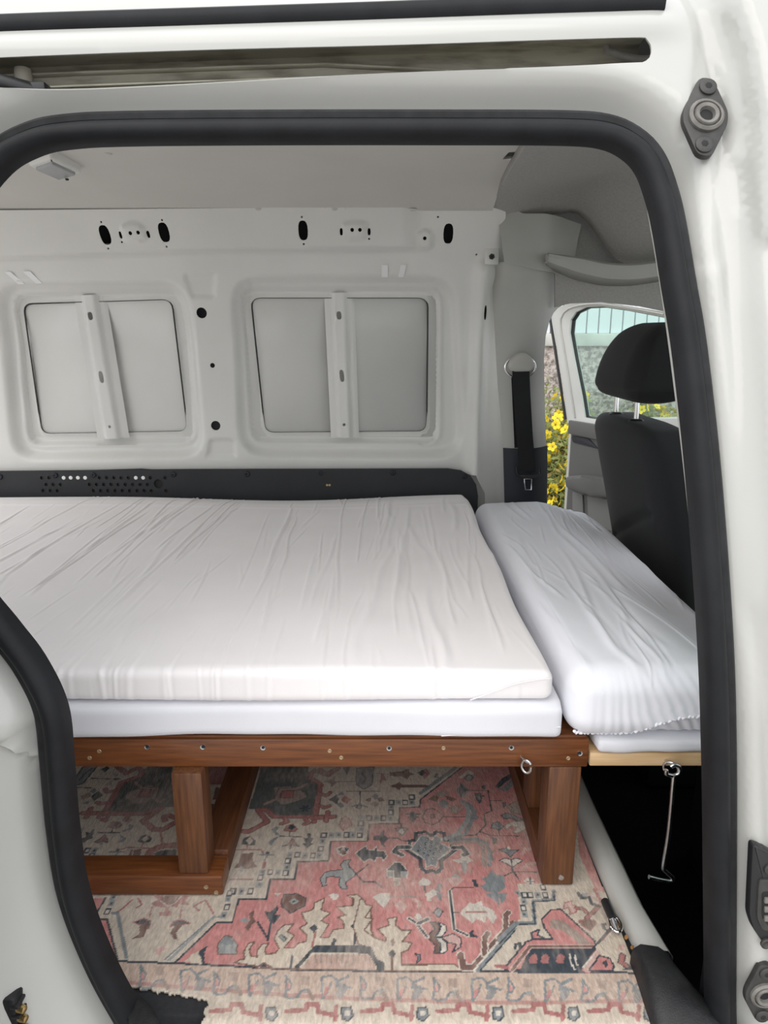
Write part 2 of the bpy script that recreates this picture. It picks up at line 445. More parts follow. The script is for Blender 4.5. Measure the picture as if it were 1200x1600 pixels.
# black roof-edge moulding over the rail slot
P = [BP(*p) + Vector((0, -.004, 0)) for p in [(-260, 57), (0, 44), (300, 34), (600, 24), (800, 16), (960, 11), (1033, 8)]]
mould = tube('roof_moulding', P, .01, RUBBER, step=.03, prof=[(-.013, -.012), (-.013, .002), (-.008, .009), (0, .012), (.008, .009), (.012, .002), (.012, -.012)], up=Vector((0, -1, 0)))
tag(mould, 'long black rubber moulding along the roof edge above the rail slot', 'moulding')

# sliding-door rail seen through the slot
rail = thing('door_rail', 'dirty cream steel guide rail inside the slot above the door opening', 'rail', BP(500, 100) + Vector((0, .05, 0)))
xs = [-260, -100, 100, 300, 500, 700, 850, 960, 1030]
def on_near(px, py):
    rx, rz = ray(px, py); d = .68
    for _ in range(9): d = .4 * d + .6 * float(near_fn(np.array([rx * d]), np.array([HC + rz * d]))[0])
    return Vector((rx * d, d, HC + rz * d))
def slotc(px): return np.interp(px, [-260, 0, 300, 600, 850, 1020], [127, 114, 103, 93, 85, 81])
def strip(name, prof, m, bend=0.):
    V = []; Fc = []; n = len(prof)
    for i, px in enumerate(xs):
        c = BP(px, slotc(px)); k = bend * sstep(500, 1030, px)
        for (dy, dz) in prof: V.append((c.x, c.y + dy + k, c.z + dz - k * .35))
    for i in range(len(xs) - 1):
        for j in range(n - 1): Fc.append((i * n + j, i * n + j + 1, (i + 1) * n + j + 1, (i + 1) * n + j))
    o = pyd(name, V, Fc, m, rail, True, 30)
    md = o.modifiers.new('t', 'SOLIDIFY'); md.thickness = .002
    return o
strip('rail_channel', [(.030, .030), (.060, .034), (.075, .030), (.075, -.034), (.060, -.036), (.034, -.024)], RAILC)
strip('rail_track', [(.028, -.008), (.040, -.004), (.055, -.004), (.060, -.012), (.060, -.03), (.040, -.032)], RAILC, .05)
strip('rail_guide', [(.045, .012), (.056, .012), (.060, .004), (.066, .004)], RAILC, .05)
# roller arm of the sliding door
arm = thing('roller_arm', 'black roller arm of the sliding door in the rail slot', 'door roller', BP(10, 118))
c = BP(5, 114)
tube('arm', [c + Vector((-.12, -.012, -.004)), c + Vector((-.03, .0, -.006)), c + Vector((.028, .022, -.014))], .010, BLACKP, arm, n=8, step=.02)
lathe('roller', [(.004, -.010), (.009, -.010), (.010, 0), (.009, .008), (.005, .010)], mat('roller_nylon', (.30, .28, .23), .5), c + Vector((.006, .036, .008)), (0, 0, 1), arm, 16)
box('arm_block', c + Vector((.012, .012, -.022)), c + Vector((.040, .034, -.004)), BLACKP, arm)

# shut lines pressed into the lower rear jamb: thin dark joints
for k, (a, b) in enumerate([((62, 1600), (122, 1537)), ((96, 1600), (142, 1560))]):
    P = [on_near(a[0] + (b[0] - a[0]) * t, a[1] + (b[1] - a[1]) * t) for t in np.linspace(0, 1, 4)]
    o = tube('panel_joint', P, .0010, GREYP, wall_near, n=5)

# door buffers on the front pillar -------------------------------------------------
def buffer(name, label, px, py, hgt, tilt, group=None, cut=None):
    c = BP(px, py); zz = np.array([c.z]); yy = float(near_fn(np.array([c.x]), zz)[0])
    dz = .02; y2 = float(body_y(c.z + dz)); y1 = float(body_y(c.z - dz))
    up = Vector((0, y2 - y1, 2 * dz)).normalized(); rt = Vector((1, 0, 0)); n = rt.cross(up)   # n towards -y
    if n.y > 0: n = -n
    u = (up * math.cos(tilt) + rt * math.sin(tilt)); r = (rt * math.cos(tilt) - up * math.sin(tilt))
    org = Vector((c.x, yy, c.z)) + n * .001
    t = thing(name, label, 'door buffer', org, group)
    h = hgt / 2; wv = h * .52; e = h * .20
    pl = [(-e, h), (e * .6, h), (wv, h * .18), (wv, -h * .12), (e, -h), (-e * .6, -h), (-wv, -h * .18), (-wv, h * .12)]
    pl = rpoly(pl, h * .16, 3)
    poly = [org + r * a + u * b for a, b in pl]
    slab('plate', poly, n, .007, GREYP, t, .0018)
    o2 = org + n * .007
    R = h * .40
    lathe('ring', [(R, 0), (R, .003), (R * .86, .005), (R * .80, .0045), (R * .76, .001)], RINGM, o2, n, t, 28)
    lathe('socket', [(R * .72, 0), (R * .72, .004), (R * .64, .006), (R * .46, .005), (R * .40, .001), (R * .36, -.004)], RINGM, o2, n, t, 28)
    lathe('recess', [(R * .38, .0012), (R * .3, .0013)], HOLE, o2, n, t, 20)
    for s in (1, -1):
        p = o2 + u * (h * .74 * s)
        sc = lathe('screw', [(h * .20, 0), (h * .20, .002), (h * .17, .003), (h * .07, .003)], GREYP, p, n, t, 20)
        lathe('screw_recess', [(h * .085, .0031), (h * .07, .0033)], HOLE, p, n, sc, 6)
    return t
buffer('door_buffer', 'worn grey diamond-shaped door buffer plate with a round socket high on the pillar', 1101, 187, .097, .13)
buffer('door_buffer', 'worn grey diamond-shaped door buffer plate below the contact block', 1189, 1545, .084, -.05)

# contact block on the front pillar
c = BP(1186, 1390); y0 = float(near_fn(np.array([c.x]), np.array([c.z]))[0]) - .001
cb = thing('contact_block', 'black electrical contact block with screws on the white pillar', 'connector', (c.x, y0, c.z))
def PJ(px, py, dy=0.): v = at_y(px, py, y0 + dy); return v
pol = [PJ(*p) for p in [(1169, 1310), (1190, 1318), (1232, 1345), (1240, 1465), (1212, 1482), (1190, 1470), (1170, 1440), (1164, 1420)]]
slab('housing', [Vector((q[0], y0, q[1])) for q in rpoly([p.xz for p in pol], .006, 3)], (0, -1, 0), .010, BLACKP, cb, .003)
slab('socket_rim', [Vector((q[0], y0 - .010, q[1])) for q in rpoly([PJ(*p).xz for p in [(1177, 1362), (1216, 1362), (1216, 1444), (1182, 1440), (1174, 1420)]], .006, 3)], (0, -1, 0), .003, GREYP, cb, .001)
slab('socket', [Vector((q[0], y0 - .0131, q[1])) for q in rpoly([PJ(*p).xz for p in [(1181, 1380), (1212, 1378), (1212, 1432), (1190, 1432), (1181, 1418)]], .004, 3)], (0, -1, 0), .0004, HOLE, cb, 0)
for k in range(3):
    for q in range(2):
        a = PJ(1184 + q * 14, 1388 + k * 14); box('contact', (a.x, y0 - .0165, a.z - .006), (a.x + .007, y0 - .013, a.z + .001), RINGM, cb, .001)
for (px, py) in [(1196, 1347), (1190, 1462)]:
    a = PJ(px, py); s_ = lathe('screw', [(.007, 0), (.007, .002), (.005, .003), (.002, .001)], GREYP, (a.x, y0 - .010, a.z), (0, -1, 0), cb, 16)

# paint pips and rib on the lower pillar
for (px, py) in [(1177, 1162), (1177, 1204), (1199, 1206), (1198, 1248)]:
    c = BP(px, py); yy = float(near_fn(np.array([c.x]), np.array([c.z]))[0])
    lathe('weld_pip', [(.003, 0), (.003, .0008), (.002, .0015)], PAINT, (c.x, yy, c.z), (0, -1, 0), wall_near, 10)

# contact block on the rear jamb, and the leading edge of the open sliding door
c = on_near(29, 1575)
cj = thing('spring_contact', 'black contact strip with brass springs on the rear jamb beside the open door', 'connector', c)
box('holder', (c.x - .012, c.y - .012, c.z - .055), (c.x + .004, c.y + .012, c.z + .024), BLACKP, cj, .004)
for k in range(4):
    lathe('contact', [(.004, 0), (.005, .004), (.004, .011), (.002, .012)], BRASS, (c.x + .002, c.y - .006, c.z + .008 - k * .013), (1, -.3, 0), cj, 12)
    box('contact_rib', (c.x - .002, c.y - .013, c.z + .012 - k * .013), (c.x + .008, c.y + .004, c.z + .016 - k * .013), BLACKP, cj, .001)
dr = thing('sliding_door', 'white painted sliding door pushed back behind the rear jamb', 'door', (-.75, .57, -.2))
def door_fn(X, Z): return .555 + (body_y(Z) - .68) + .02 * sstep(-.42, -.395, X)
panel('door_skin', rpoly([(-1.2, -.2), (-.404, -.2), (-.404, 1.10), (-1.2, 1.10)], .06), [], .03, door_fn, PAINT, dr, thick=.03, offs=1)

# ================================================================== FAR WALL
def WP(px, py): v = on_surf(px, py, wall_y); return (v.x, v.z)
winL = rpoly([WP(26, 474), WP(262, 466), WP(288, 677), WP(56, 681)], .028)
winR = rpoly([WP(388, 464), WP(670, 464), WP(668, 677), WP(411, 679)], .028)
chL = rpoly([WP(12, 458), WP(277, 453), WP(303, 693), WP(38, 698)], .045)
chR = rpoly([WP(372, 449), WP(687, 449), WP(686, 695), WP(390, 693)], .045)
depL = rpoly([WP(-14, 440), WP(292, 438), WP(322, 716), WP(18, 720)], .08)
depR = rpoly([WP(356, 430), WP(715, 430), WP(727, 716), WP(372, 716)], .09)
trapT = rpoly([WP(285, 428), WP(338, 427), WP(335, 466), WP(299, 467)], .012)
trapB = rpoly([WP(328, 685), WP(366, 687), WP(371, 716), WP(322, 716)], .012)
bossL = oval(WP(214, 366), .034, .023); bossR = oval(WP(555, 362), .034, .023); bossC = oval(WP(663, 376), .022, .024)
PXM = 2.0 / 1165
def hole(px, py, w, h, t=0): return oval(WP(px, py), w * PXM / 2, h * PXM / 2, t)
holes = [winL, winR]
holes += [hole(169, 369, 16, 27, .12), hole(260, 365, 16, 27, .1), hole(475, 362, 14.5, 27), hole(700, 366, 15, 28)]
holes += [hole(193, 369, 4.5, 10, .1), hole(236, 368, 4.5, 10, .1), hole(534, 364, 4.5, 10), hole(577, 364, 4.5, 10)]
holes += [hole(*p, 5.5, 5.5) for p in [(210, 367), (222, 366), (551, 362), (563, 362), (663, 374)]]
holes += [hole(*p, 3, 3) for p in [(195, 380), (163, 349), (174, 390), (257, 346), (264, 387), (473, 341), (476, 383), (577, 375), (684, 340), (744, 398)]]
holes += [hole(315, 489, 17, 17), hole(332, 571, 8, 8), hole(337, 665, 16, 16), hole(757, 489, 5, 23), hole(767, 404, 6, 6)]
rc = [WP(-300, 425), WP(0, 408), WP(300, 396), WP(640, 392), WP(700, 400)]
def far_fn(X, Z):
    y = wall_y(Z)
    zc = np.interp(X, [p[0] for p in rc], [p[1] for p in rc])
    fade = 1 - sstep(WP(625, 390)[0], WP(660, 390)[0], X)
    y = y - .022 * sstep(-.003, .010, Z - zc) * fade - .010 * sstep(-.02, .03, Z - zc) * (1 - fade)
    for d in (depL, depR): y = y + .026 * (1 - sstep(-.026, .004, sdf(d, X, Z)))
    for d in (chL, chR):
        s = sdf(d, X, Z); y = y + .013 * (1 - sstep(-.007, .0, s)) - .004 * np.exp(-((s - .004) / .004) ** 2)
    for d in (winL, winR): y = y - .006 * np.exp(-(sdf(d, X, Z) / .005) ** 2)
    for d in (trapT, trapB): y = y + .008 * (1 - sstep(-.006, .001, sdf(d, X, Z)))
    for d in (bossL, bossR, bossC): y = y - .010 * (1 - sstep(-.006, .001, sdf(d, X, Z)))
    xr = WP(745, 550)[0]
    y = y - .030 * np.exp(-((X - xr - .005) / .022) ** 2) * (1 - sstep(WP(0, 410)[1] - .03, WP(0, 395)[1], Z))
    y = y + .02 * sstep(WP(762, 600)[0], WP(790, 600)[0], X)
    return y
zlow = at_y(300, 741, 2.05).z
far_out = [(-1.45, zlow), (WP(742, 741)[0], zlow), (WP(758, 770)[0], zlow - .06), (WP(760, 800)[0], .18), (WP(800, 800)[0], .18), (WP(789, 500)[0], WP(789, 500)[1]), (WP(790, 320)[0], 1.135), (-1.45, 1.12)]
wall_far = struct(panel('wall_far', far_out, holes, .0075, far_fn, PAINT_IN, thick=.002, offs=-1, angle=80))
# outer skin behind the pressings
sk = pyd('outer_skin', [(-1.45, 2.105, .10), (.36, 2.105, .10), (.36, 2.095, .8), (.36, 2.05, 1.14), (-1.45, 2.05, 1.14), (-1.45, 2.095, .8)], [(0, 1, 2, 5), (5, 2, 3, 4)], PAINT_IN, wall_far, True)
md = sk.modifiers.new('t', 'SOLIDIFY'); md.thickness = .002
# dark sheets added along the rail and pillar, standing in for shade inside the holes
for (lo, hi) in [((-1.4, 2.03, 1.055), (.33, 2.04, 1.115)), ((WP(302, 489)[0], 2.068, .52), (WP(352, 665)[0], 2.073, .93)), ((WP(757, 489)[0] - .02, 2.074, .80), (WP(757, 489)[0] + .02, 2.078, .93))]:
    box('hole_shade', lo, hi, HOLE, wall_far, 0)
# vertical ribs behind the window cut-outs
def rib(tl, tr, br, bl, slots):
    def RP(px, py): v = at_y(px, py, 2.075); return (v.x, v.z)
    out = [RP(*bl), RP(*br), RP(*tr), RP(*tl)]
    hs = [oval(RP(px, py), w * PXM / 2, h * PXM / 2, .1) for (px, py, w, h) in slots]
    A = np.array([RP(*tl), RP(*bl)]); B = np.array([RP(*tr), RP(*br)])
    def fn(X, Z):
        t = (Z - A[1, 1]) / (A[0, 1] - A[1, 1]); l = A[1, 0] + t * (A[0, 0] - A[1, 0]); r = B[1, 0] + t * (B[0, 0] - B[1, 0])
        u = (X - l) / (r - l)
        return 2.078 - .012 * (sstep(.24, .34, u) - sstep(.66, .78, u)) + .004 * sstep(.9, 1, u)
    return panel('window_rib', out, hs, .0055, fn, PAINT_IN, wall_far, thick=.002, offs=-1, angle=50)
rib((115, 462), (164, 460), (201, 684), (152, 686), [(143, 494, 8, 13), (160, 589, 7.5, 20), (173, 666, 5, 5)])
rib((506, 458), (553, 457), (561, 683), (517, 684), [(530, 493, 8, 13), (534.5, 587, 7.5, 20), (538, 663, 5, 5)])
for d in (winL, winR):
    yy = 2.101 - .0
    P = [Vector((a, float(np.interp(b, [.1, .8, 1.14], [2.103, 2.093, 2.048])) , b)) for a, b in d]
    tube('shadow_gap_line', P, .0022, BLACKP, wall_far, n=6, closed=True)  # dark tube drawn in for the shadow gap around each window cut-out
# bare rectangular tape patches on the panel
for q in [[(596, 414), (606, 414), (606, 433), (596, 433)], [(626, 414), (635, 414), (631, 433), (622, 433)],
          [(8, 425), (18, 425), (38, 444), (28, 444)], [(36, 424), (48, 424), (66, 443), (56, 443)]]:
    P = [WP(*p) for p in q]; A = np.array(P); Y = far_fn(A[:, 0], A[:, 1]) - .004
    slab('tape_patch', [Vector((A[i, 0], Y[i], A[i, 1])) for i in range(4)], (0, -1, 0), .0008, TAPE, wall_far, 0)
# bolt tab at the top front corner
c = WP(767, 402); yy = float(far_fn(np.array([c[0]]), np.array([c[1]]))[0])
bt = box('bolt_tab', (c[0] - .018, yy - .012, c[1] - .02), (c[0] + .02, yy - .004, c[1] + .022), PAINT_IN, wall_far, .004)
lathe('bolt', [(.008, 0), (.008, .003), (.004, .003), (.003, 0)], GREYP, (c[0], yy - .012, c[1]), (0, -1, 0), bt, 6)
lathe('bolt_recess', [(.004, .0032), (.003, .0033)], HOLE, (c[0], yy - .012, c[1]), (0, -1, 0), bt, 8)

# dark perforated hardboard along the bottom of the wall
YH = 2.035
def HP(px, py): v = at_y(px, py, YH); return (v.x, v.z)
hb_out = [(-1.43, .16), (HP(747, 760)[0], .16), HP(747, 775), HP(744, 757), HP(735, 743), HP(720, 735), HP(700, 732), HP(300, 733), HP(0, 736), (-1.43, HP(0, 740)[1])]
perf = []
r1 = [261, 307, 398, 442, 487, 532, 622, 667, 713, 758, 803, 849, 895, 940, 1032]; r2 = [289, 333, 378, 559, 604, 649, 694, 739, 784, 830, 876, 921]; r3 = [269, 315, 359, 585, 630, 675, 720, 765, 811, 857, 902, 947, 1038]
lit_holes = []
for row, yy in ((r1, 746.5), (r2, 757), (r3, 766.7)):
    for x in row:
        if row is r1 and x in (398, 442, 487, 532, 849, 895): lit_holes.append((x / 4, yy))
        else: perf.append([(HP(x / 4, yy)[0] + .0052 * math.cos(t), HP(x / 4, yy)[1] + .0052 * math.sin(t)) for t in np.linspace(0, 2 * math.pi, 9)[:-1]])
c = HP(247.5, 756); perf.append([(c[0] + .0135 * math.cos(t), c[1] + .0135 * math.sin(t)) for t in np.linspace(0, 2 * math.pi, 17)[:-1]])
hb = panel('hardboard_panel', hb_out, perf, .03, lambda X, Z: np.full(X.shape, YH), PANELD, thick=.004, offs=-1, angle=10)
tag(hb, 'dark grey perforated hardboard panel screwed along the wall behind the bed', 'wall panel')
a_, b_ = HP(62, 746), HP(268, 770)
box('perf_shade', (a_[0] - .01, YH + .0045, b_[1] - .03), (b_[0] + .01, YH + .007, a_[1] + .012), HOLE, hb, 0)  # dark sheet added as the shade behind the perforations
for (px, py) in lit_holes:
    c = HP(px, py); lathe('lit_hole_disc', [(.0055, 0), (.0055, .0008), (.004, .0012)], TAPE, (c[0], YH, c[1]), (0, -1, 0), hb, 12)  # white disc standing in for lit wall seen through the hole
for (px, py) in [(0, 745), (86, 742.5), (146, 742), (271, 741), (386, 740.5), (500, 739), (614, 738.5), (725.5, 744.5)]:
    c = HP(px, py); screw('screw', (c[0], YH, c[1]), (0, -1, 0), .0085, TRIMD, hb)
for (px, py) in [(511, 758), (515, 758)]:
    c = HP(px, py); lathe('chip', [(.0035, 0), (.003, .0006)], PINE, (c[0], YH, c[1]), (0, -1, 0), hb, 7)

# ================================================================== CEILING, CAB LINING, FLOOR
def ceil_z(y): return 1.178 - .058 * np.clip(np.abs(np.asarray(y) - 1.39) / .585, 0, 1.3) ** 4
def CP(px, py):
    rx, rz = ray(px, py); d = 1.6
    for _ in range(40): d = .6 * d + .4 * (float(ceil_z(d)) - HC) / rz
    return (rx * d, d)
e1, e2 = CP(822, 218), CP(775, 312)
notch = [CP(830, 232), CP(820, 236), CP(795, 238), CP(785, 249), CP(803, 247)]
c_out = [(-1.45, .975), (e1[0], .975), e1, notch[0], notch[1], notch[2], notch[3], notch[4], e2, (e2[0], 1.985), (-1.45, 1.985)]
ceiling = struct(panel('ceiling', c_out, [], .03, lambda X, Y: ceil_z(Y), BOARD, thick=.004, offs=1, plane='xy'))
# roof skin above (closes the cavity)
V = []; ys = np.linspace(1.03, 2.1, 13)
for y in ys:
    z = 1.285 - .11 * abs((y - 1.45) / .65) ** 3; V += [(-1.46, y, z), (1.25, y, z)]
rf = struct(pyd('trim_2', V, [(2 * i, 2 * i + 1, 2 * i + 3, 2 * i + 2) for i in range(12)], PAINT)); md = rf.modifiers.new('t', 'SOLIDIFY'); md.thickness = .004
for (px, py) in [(31, 336), (157, 331), (283, 328.5), (404, 327), (523, 327), (645, 327), (168, 240)]:
    c = CP(px, py); z = float(ceil_z(c[1]))
    lathe('board_clip', [(.010, 0), (.009, .003), (.004, .005)], BOARD, (c[0], c[1], z + .0005), (0, 0, -1), ceiling, 12)

# dome lamp
A = [CP(*p) for p in [(42, 246), (78, 232), (128, 260), (92, 274)]]
c = np.mean(A, 0); z = float(ceil_z(c[1])) - .0
lamp = thing('dome_lamp', 'rectangular white dome lamp with a clear lens on the ceiling', 'lamp', (c[0], c[1], z))
pl = rpoly(A, .012, 3)
slab('housing', [Vector((p[0], p[1], z + .002)) for p in pl], (0, 0, -1), .018, mat('lamp_white', (.74, .74, .71), .4), lamp, .006, 3)
A2 = [tuple(c + (np.array(p) - c) * np.array((.74, .74))) for p in A]
slab('lens', [Vector((p[0], p[1], z - .016)) for p in rpoly(A2, .006, 2)], (0, 0, -1), .006, GLASSM, lamp, .002)
q = np.array(A[2]) * .35 + np.array(A[3]) * .45 + c * .2
lathe('switch', [(.004, 0), (.004, .003), (.002, .004)], BLACKP, (q[0], q[1], z - .022), (0, 0, -1), lamp, 10)

# front headliner: felt, turning down towards the far side
def hl_z(X, Y):
    z = ceil_z(Y) - .004 + .018 * np.exp(-((X - e1[0] - .05) / .06) ** 2) * -1
    z = z + .02 * sstep(.30, .55, X)
    z = z - .11 * sstep(1.70, 2.02, Y) * sstep(.50, .66, X) + .022 * sstep(1.75, 1.98, Y) * (1 - sstep(.50, .64, X))
    return z
NX, NY = 40, 48; V = []; Fc = []
for i in range(NX + 1):
    for j in range(NY + 1):
        y = .975 + (2.03 - .975) * j / NY
        x0 = np.interp(y, [.9, e1[1], e2[1]], [e1[0], e1[0], e2[0]]) - .006
        x = x0 + (1.15 - x0) * (i / NX) ** 1.4
        zz = float(hl_z(np.array(x), np.array(y)))
        if i == 0: zz += .012
        V.append((x, y, zz))
for i in range(NX):
    for j in range(NY):
        a = i * (NY + 1) + j; Fc.append((a, a + 1, a + NY + 2, a + NY + 1))
hl = struct(pyd('ceiling_front', V, Fc, LINER)); md = hl.modifiers.new('t', 'SOLIDIFY'); md.thickness = .006; md.offset = -1

# B-pillar trims of the far side
YP = 2.0
def PP(px, py): v = at_y(px, py, YP); return (v.x, v.z)
up_out = [PP(*p) for p in [(786, 412), (783, 390), (777, 350), (771, 314), (784, 312), (795, 313), (800, 322), (806, 332), (814, 336), (850, 336), (880, 338), (898, 342), (914, 347), (908, 375), (903, 402), (903, 430), (840, 424)]]
struct(panel('trim_3', up_out, [], .012, lambda X, Z: 1.975 + .06 * sstep(PP(860, 0)[0], PP(925, 0)[0], X) - .0 * Z, TRIM, thick=.004, offs=-1))
lo_out = [PP(*p) for p in [(772, 416), (782, 409), (840, 419), (900, 429), (893, 474), (882, 480), (871, 488), (861, 502), (854, 525), (851, 560), (853, 620), (857, 680), (860, 703), (786, 700), (778, 600), (773, 480)]]
def lo_fn(X, Z):
    cx = .5 * (PP(800, 560)[0] + PP(830, 560)[0]); u = (X - cx) / .07
    return 1.985 + .030 * np.clip(np.abs(u), 0, 1.6) ** 2.5 - .012 * sstep(PP(0, 425)[1] - .01, PP(0, 415)[1] + .01, Z)
struct(panel('trim_4', lo_out, [], .010, lo_fn, TRIM, thick=.004, offs=-1))
dk_out = [PP(*p) for p in [(785, 699), (861, 700), (864, 790), (866, 900), (792, 900), (787, 790)]]
struct(panel('trim_5', dk_out, [], .012, lambda X, Z: lo_fn(X, Z) - .004, TRIMD, thick=.004, offs=-1))
# cant rail lining above the front door and moulded lip
struct(panel('trim_6', [PP(*p) for p in [(868, 424), (1200, 445), (1200, 520), (1043, 487), (1000, 478), (940, 472), (892, 474), (868, 480)]], [], .02, lambda X, Z: 2.005 + 0 * X, LINER, thick=.01, offs=-1))
lp = [at_y(px, py, 1.955) for (px, py) in [(856, 402), (880, 408), (920, 417), (950, 423), (990, 424), (1030, 419), (1080, 410), (1200, 400)]]
LP = resample(lp, step=.02); V = []; Fc = []
prof = [(.045, .022), (.0, .020), (-.010, .014), (-.012, 0), (-.006, -.020), (.05, -.034)]
for i, p in enumerate(LP):
    k = min(1, .55 + i / 10)
    for (dy, dz) in prof: V.append((p.x, p.y + dy, p.z + dz * k))
for i in range(len(LP) - 1):
    for j in range(5): a = i * 6 + j; Fc.append((a, a + 1, a + 7, a + 6))
Fc.append((0, 1, 2, 3, 4, 5))
lipo = struct(pyd('trim_7', V, Fc, TRIM)); md = lipo.modifiers.new('t', 'SOLIDIFY'); md.thickness = .004; md.offset = -1
struct(box('wall_cab_side', (.34, 2.062, .99), (1.3, 2.072, 1.22), LINER, None, 0))
# metal tab at the roof joint
c = at_y(760, 320, 1.95)
struct(box('trim_8', (c.x - .022, c.y - .01, c.z - .003), (c.x + .02, c.y + .03, c.z + .004), PAINT_IN, None, .002))
# far side shell forward of the pillar above the cant rail, and front bulkhead below the screen
struct(box('wall_front', (1.32, .66, -.5), (1.36, 2.1, .35), CARPET, None, .01))

# floor
floor = struct(box('floor', (-1.45, .70, -.05), (.345, 2.10, 0), MATBLK, None, .004))
struct(box('trim_9', (-.62, .60, -.16), (.40, .71, -.06), STEP, None, .01))
cabf = struct(box('floor_front', (.36, .60, -.36), (1.36, 2.1, -.30), CARPET, None, .01))
struct(box('wall_footwell', (.352, .70, -.32), (.358, 2.1, -.03), CARPET, None, 0))
struct(box('wall_near_inner', (.40, .715, -.32), (1.3, .725, .30), CARPET, None, 0))
struct(box('wall_far_inner', (.33, 2.06, -.32), (.62, 2.08, .22), TRIMD, None, 0))
# white painted floor edge
P0, P1 = at_z(912, 1262, .012), at_z(1012, 1492, .012)
ed = [(.330, 2.05), (.331, P0.y), (.335, .86), (.345, .775)]
V = []; Fc = []
prof = [(-.012, -.012), (-.010, .012), (-.005, .020), (.006, .022), (.022, .020), (.030, .010), (.032, -.05)]
for (x, y) in ed:
    for (dx, dz) in prof: V.append((x + dx + .012, y, dz))
for i in range(3):
    for j in range(6): a = i * 7 + j; Fc.append((a, a + 1, a + 8, a + 7))
edge = pyd('floor_edge', V, Fc, PAINT, None, True, 50); tag(edge, 'white painted metal floor edge beside the dark footwell', 'sill')
for (px, py, s) in [(956, 1448, .006), (966, 1468, .007), (975, 1484, .006)]:
    q = at_z(px, py, .006); s *= .5; lathe('rust_spot', [(s, 0), (s * .9, .001), (s * .5, .0015)], RUST, (q.x + .011, q.y, q.z + .004), (-.8, 0, .6), edge, 9)
# black plastic step cover
A = [at_z(*p, .035) for p in [(985, 1490), (1022, 1486)]]
V = []; Fc = []
sx = [(.338, .772, .030), (.340, .748, .032), (.338, .715, .029), (.336, .68, .018), (.335, .63, -.02)]
wd = [.050, .054, .072, .105, .15]
pf = [(-.10, -.07), (-.04, -.012), (0, -.002), (.16, .004), (.6, .0), (.9, -.012), (1.0, -.05), (1.02, -.12)]
for (x, y, z), wv in zip(sx, wd):
    for (u, dz) in pf: V.append((x - .006 + u * wv, y, z + dz))
n = len(pf)
for i in range(4):
    for j in range(n - 1): a = i * n + j; Fc.append((a, a + 1, a + n + 1, a + n))
Fc.append(tuple(range(n)))
st = pyd('step_cover', V, Fc, STEP, None, True, 50); tag(st, 'black grained plastic step cover at the front foot of the door opening', 'step trim')
md = st.modifiers.new('t', 'SOLIDIFY'); md.thickness = .003
md = st.modifiers.new('s', 'SUBSURF'); md.levels = 2; md.render_levels = 2
# flap of black plastic at the rear foot
P = [at_z(px, py, .012) for (px, py) in [(168, 1519), (186, 1524), (205, 1545), (240, 1580), (262, 1625), (215, 1625), (185, 1570)]]
fl = slab('step_flap', P, (0, 0, 1), .006, STEP, None, .003); tag(fl, 'black plastic flap beside the rear seal at the rug edge', 'step trim')
# anchor: spring gate hook by the floor edge
an = thing('lashing_clip', 'small dark clip with a steel ring at the rug edge beside the white sill', 'clip', at_z(952, 1430, .01))
a, b, c_ = at_z(945, 1408, .018), at_z(957, 1436, .018), at_z(965, 1458, .012)
tube('clip_body', [a, b], .006, BLACKP, an, n=10)
tube('clip_pin', [b, c_], .004, STEEL, an, n=8)
tube('clip_ring', [b + (c_ - b) * .5 + Vector((.008 * math.cos(t), .014 * math.sin(t), .004)) for t in np.linspace(0, 2 * math.pi, 14)[:-1]], .0018, CHROME, an, n=6, closed=True)

# ================================================================== BED
YB = .905                                    # front face of the bed
bed = thing('wooden_bed', 'dark stained wooden bed frame with screwed front rail and posts', 'bed', (-.3, 1.4, 0))
ztop = .256; zbot = .2105; xr = at_y(920, 1180, YB).x
box('front_rail', (-1.40, YB, zbot), (xr, YB + .045, ztop), WOODD, bed, .003)
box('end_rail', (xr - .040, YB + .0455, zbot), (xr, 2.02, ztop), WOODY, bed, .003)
box('rear_rail', (-1.40, 1.98, zbot), (xr - .041, 2.02, ztop), WOODD, bed, .003)
box('deck', (-1.40, YB + .004, ztop + .0002), (xr - .005, 2.02, ztop + .004), WOODD, bed, 0)
for (px, py) in [(155, 1174), (140, 1184.5), (230, 1167), (317, 1167), (411, 1168), (515, 1173.5), (533, 1184), (608, 1169), (693, 1169), (799, 1168), (888, 1185), (906, 1177)]:
    c = at_y(px, py, YB); light = px in (515, 533, 693, 155, 140, 888)
    sc = lathe('screw', [(.0042, 0), (.0040, .0008), (.0020, .0003)] if not light else [(.0032, 0), (.0026, .0006), (.001, .0001)], STEEL if not light else mat('screw_gold', (.42, .32, .2), .4, metal=.6), (c.x, YB, c.z), (0, -1, 0), bed, 10)
    if not light: lathe('screw_recess', [(.0022, .0009), (.0016, .001)], HOLE, (c.x, YB, c.z), (0, -1, 0), sc, 6)
# right-hand post frame
L = at_y(858, 1210, YB); R_ = at_y(909, 1210, YB)
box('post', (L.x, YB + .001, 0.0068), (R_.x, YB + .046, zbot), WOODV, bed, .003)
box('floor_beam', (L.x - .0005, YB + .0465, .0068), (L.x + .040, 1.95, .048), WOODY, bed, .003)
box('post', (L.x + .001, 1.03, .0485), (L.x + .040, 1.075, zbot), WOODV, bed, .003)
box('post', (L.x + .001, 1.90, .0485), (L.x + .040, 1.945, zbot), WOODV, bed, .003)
c = at_y(877, 1372, YB); lathe('screw', [(.0045, 0), (.0042, .0008), (.002, .0002)], STEEL, (c.x, YB + .001, c.z), (0, -1, 0), bed, 10)
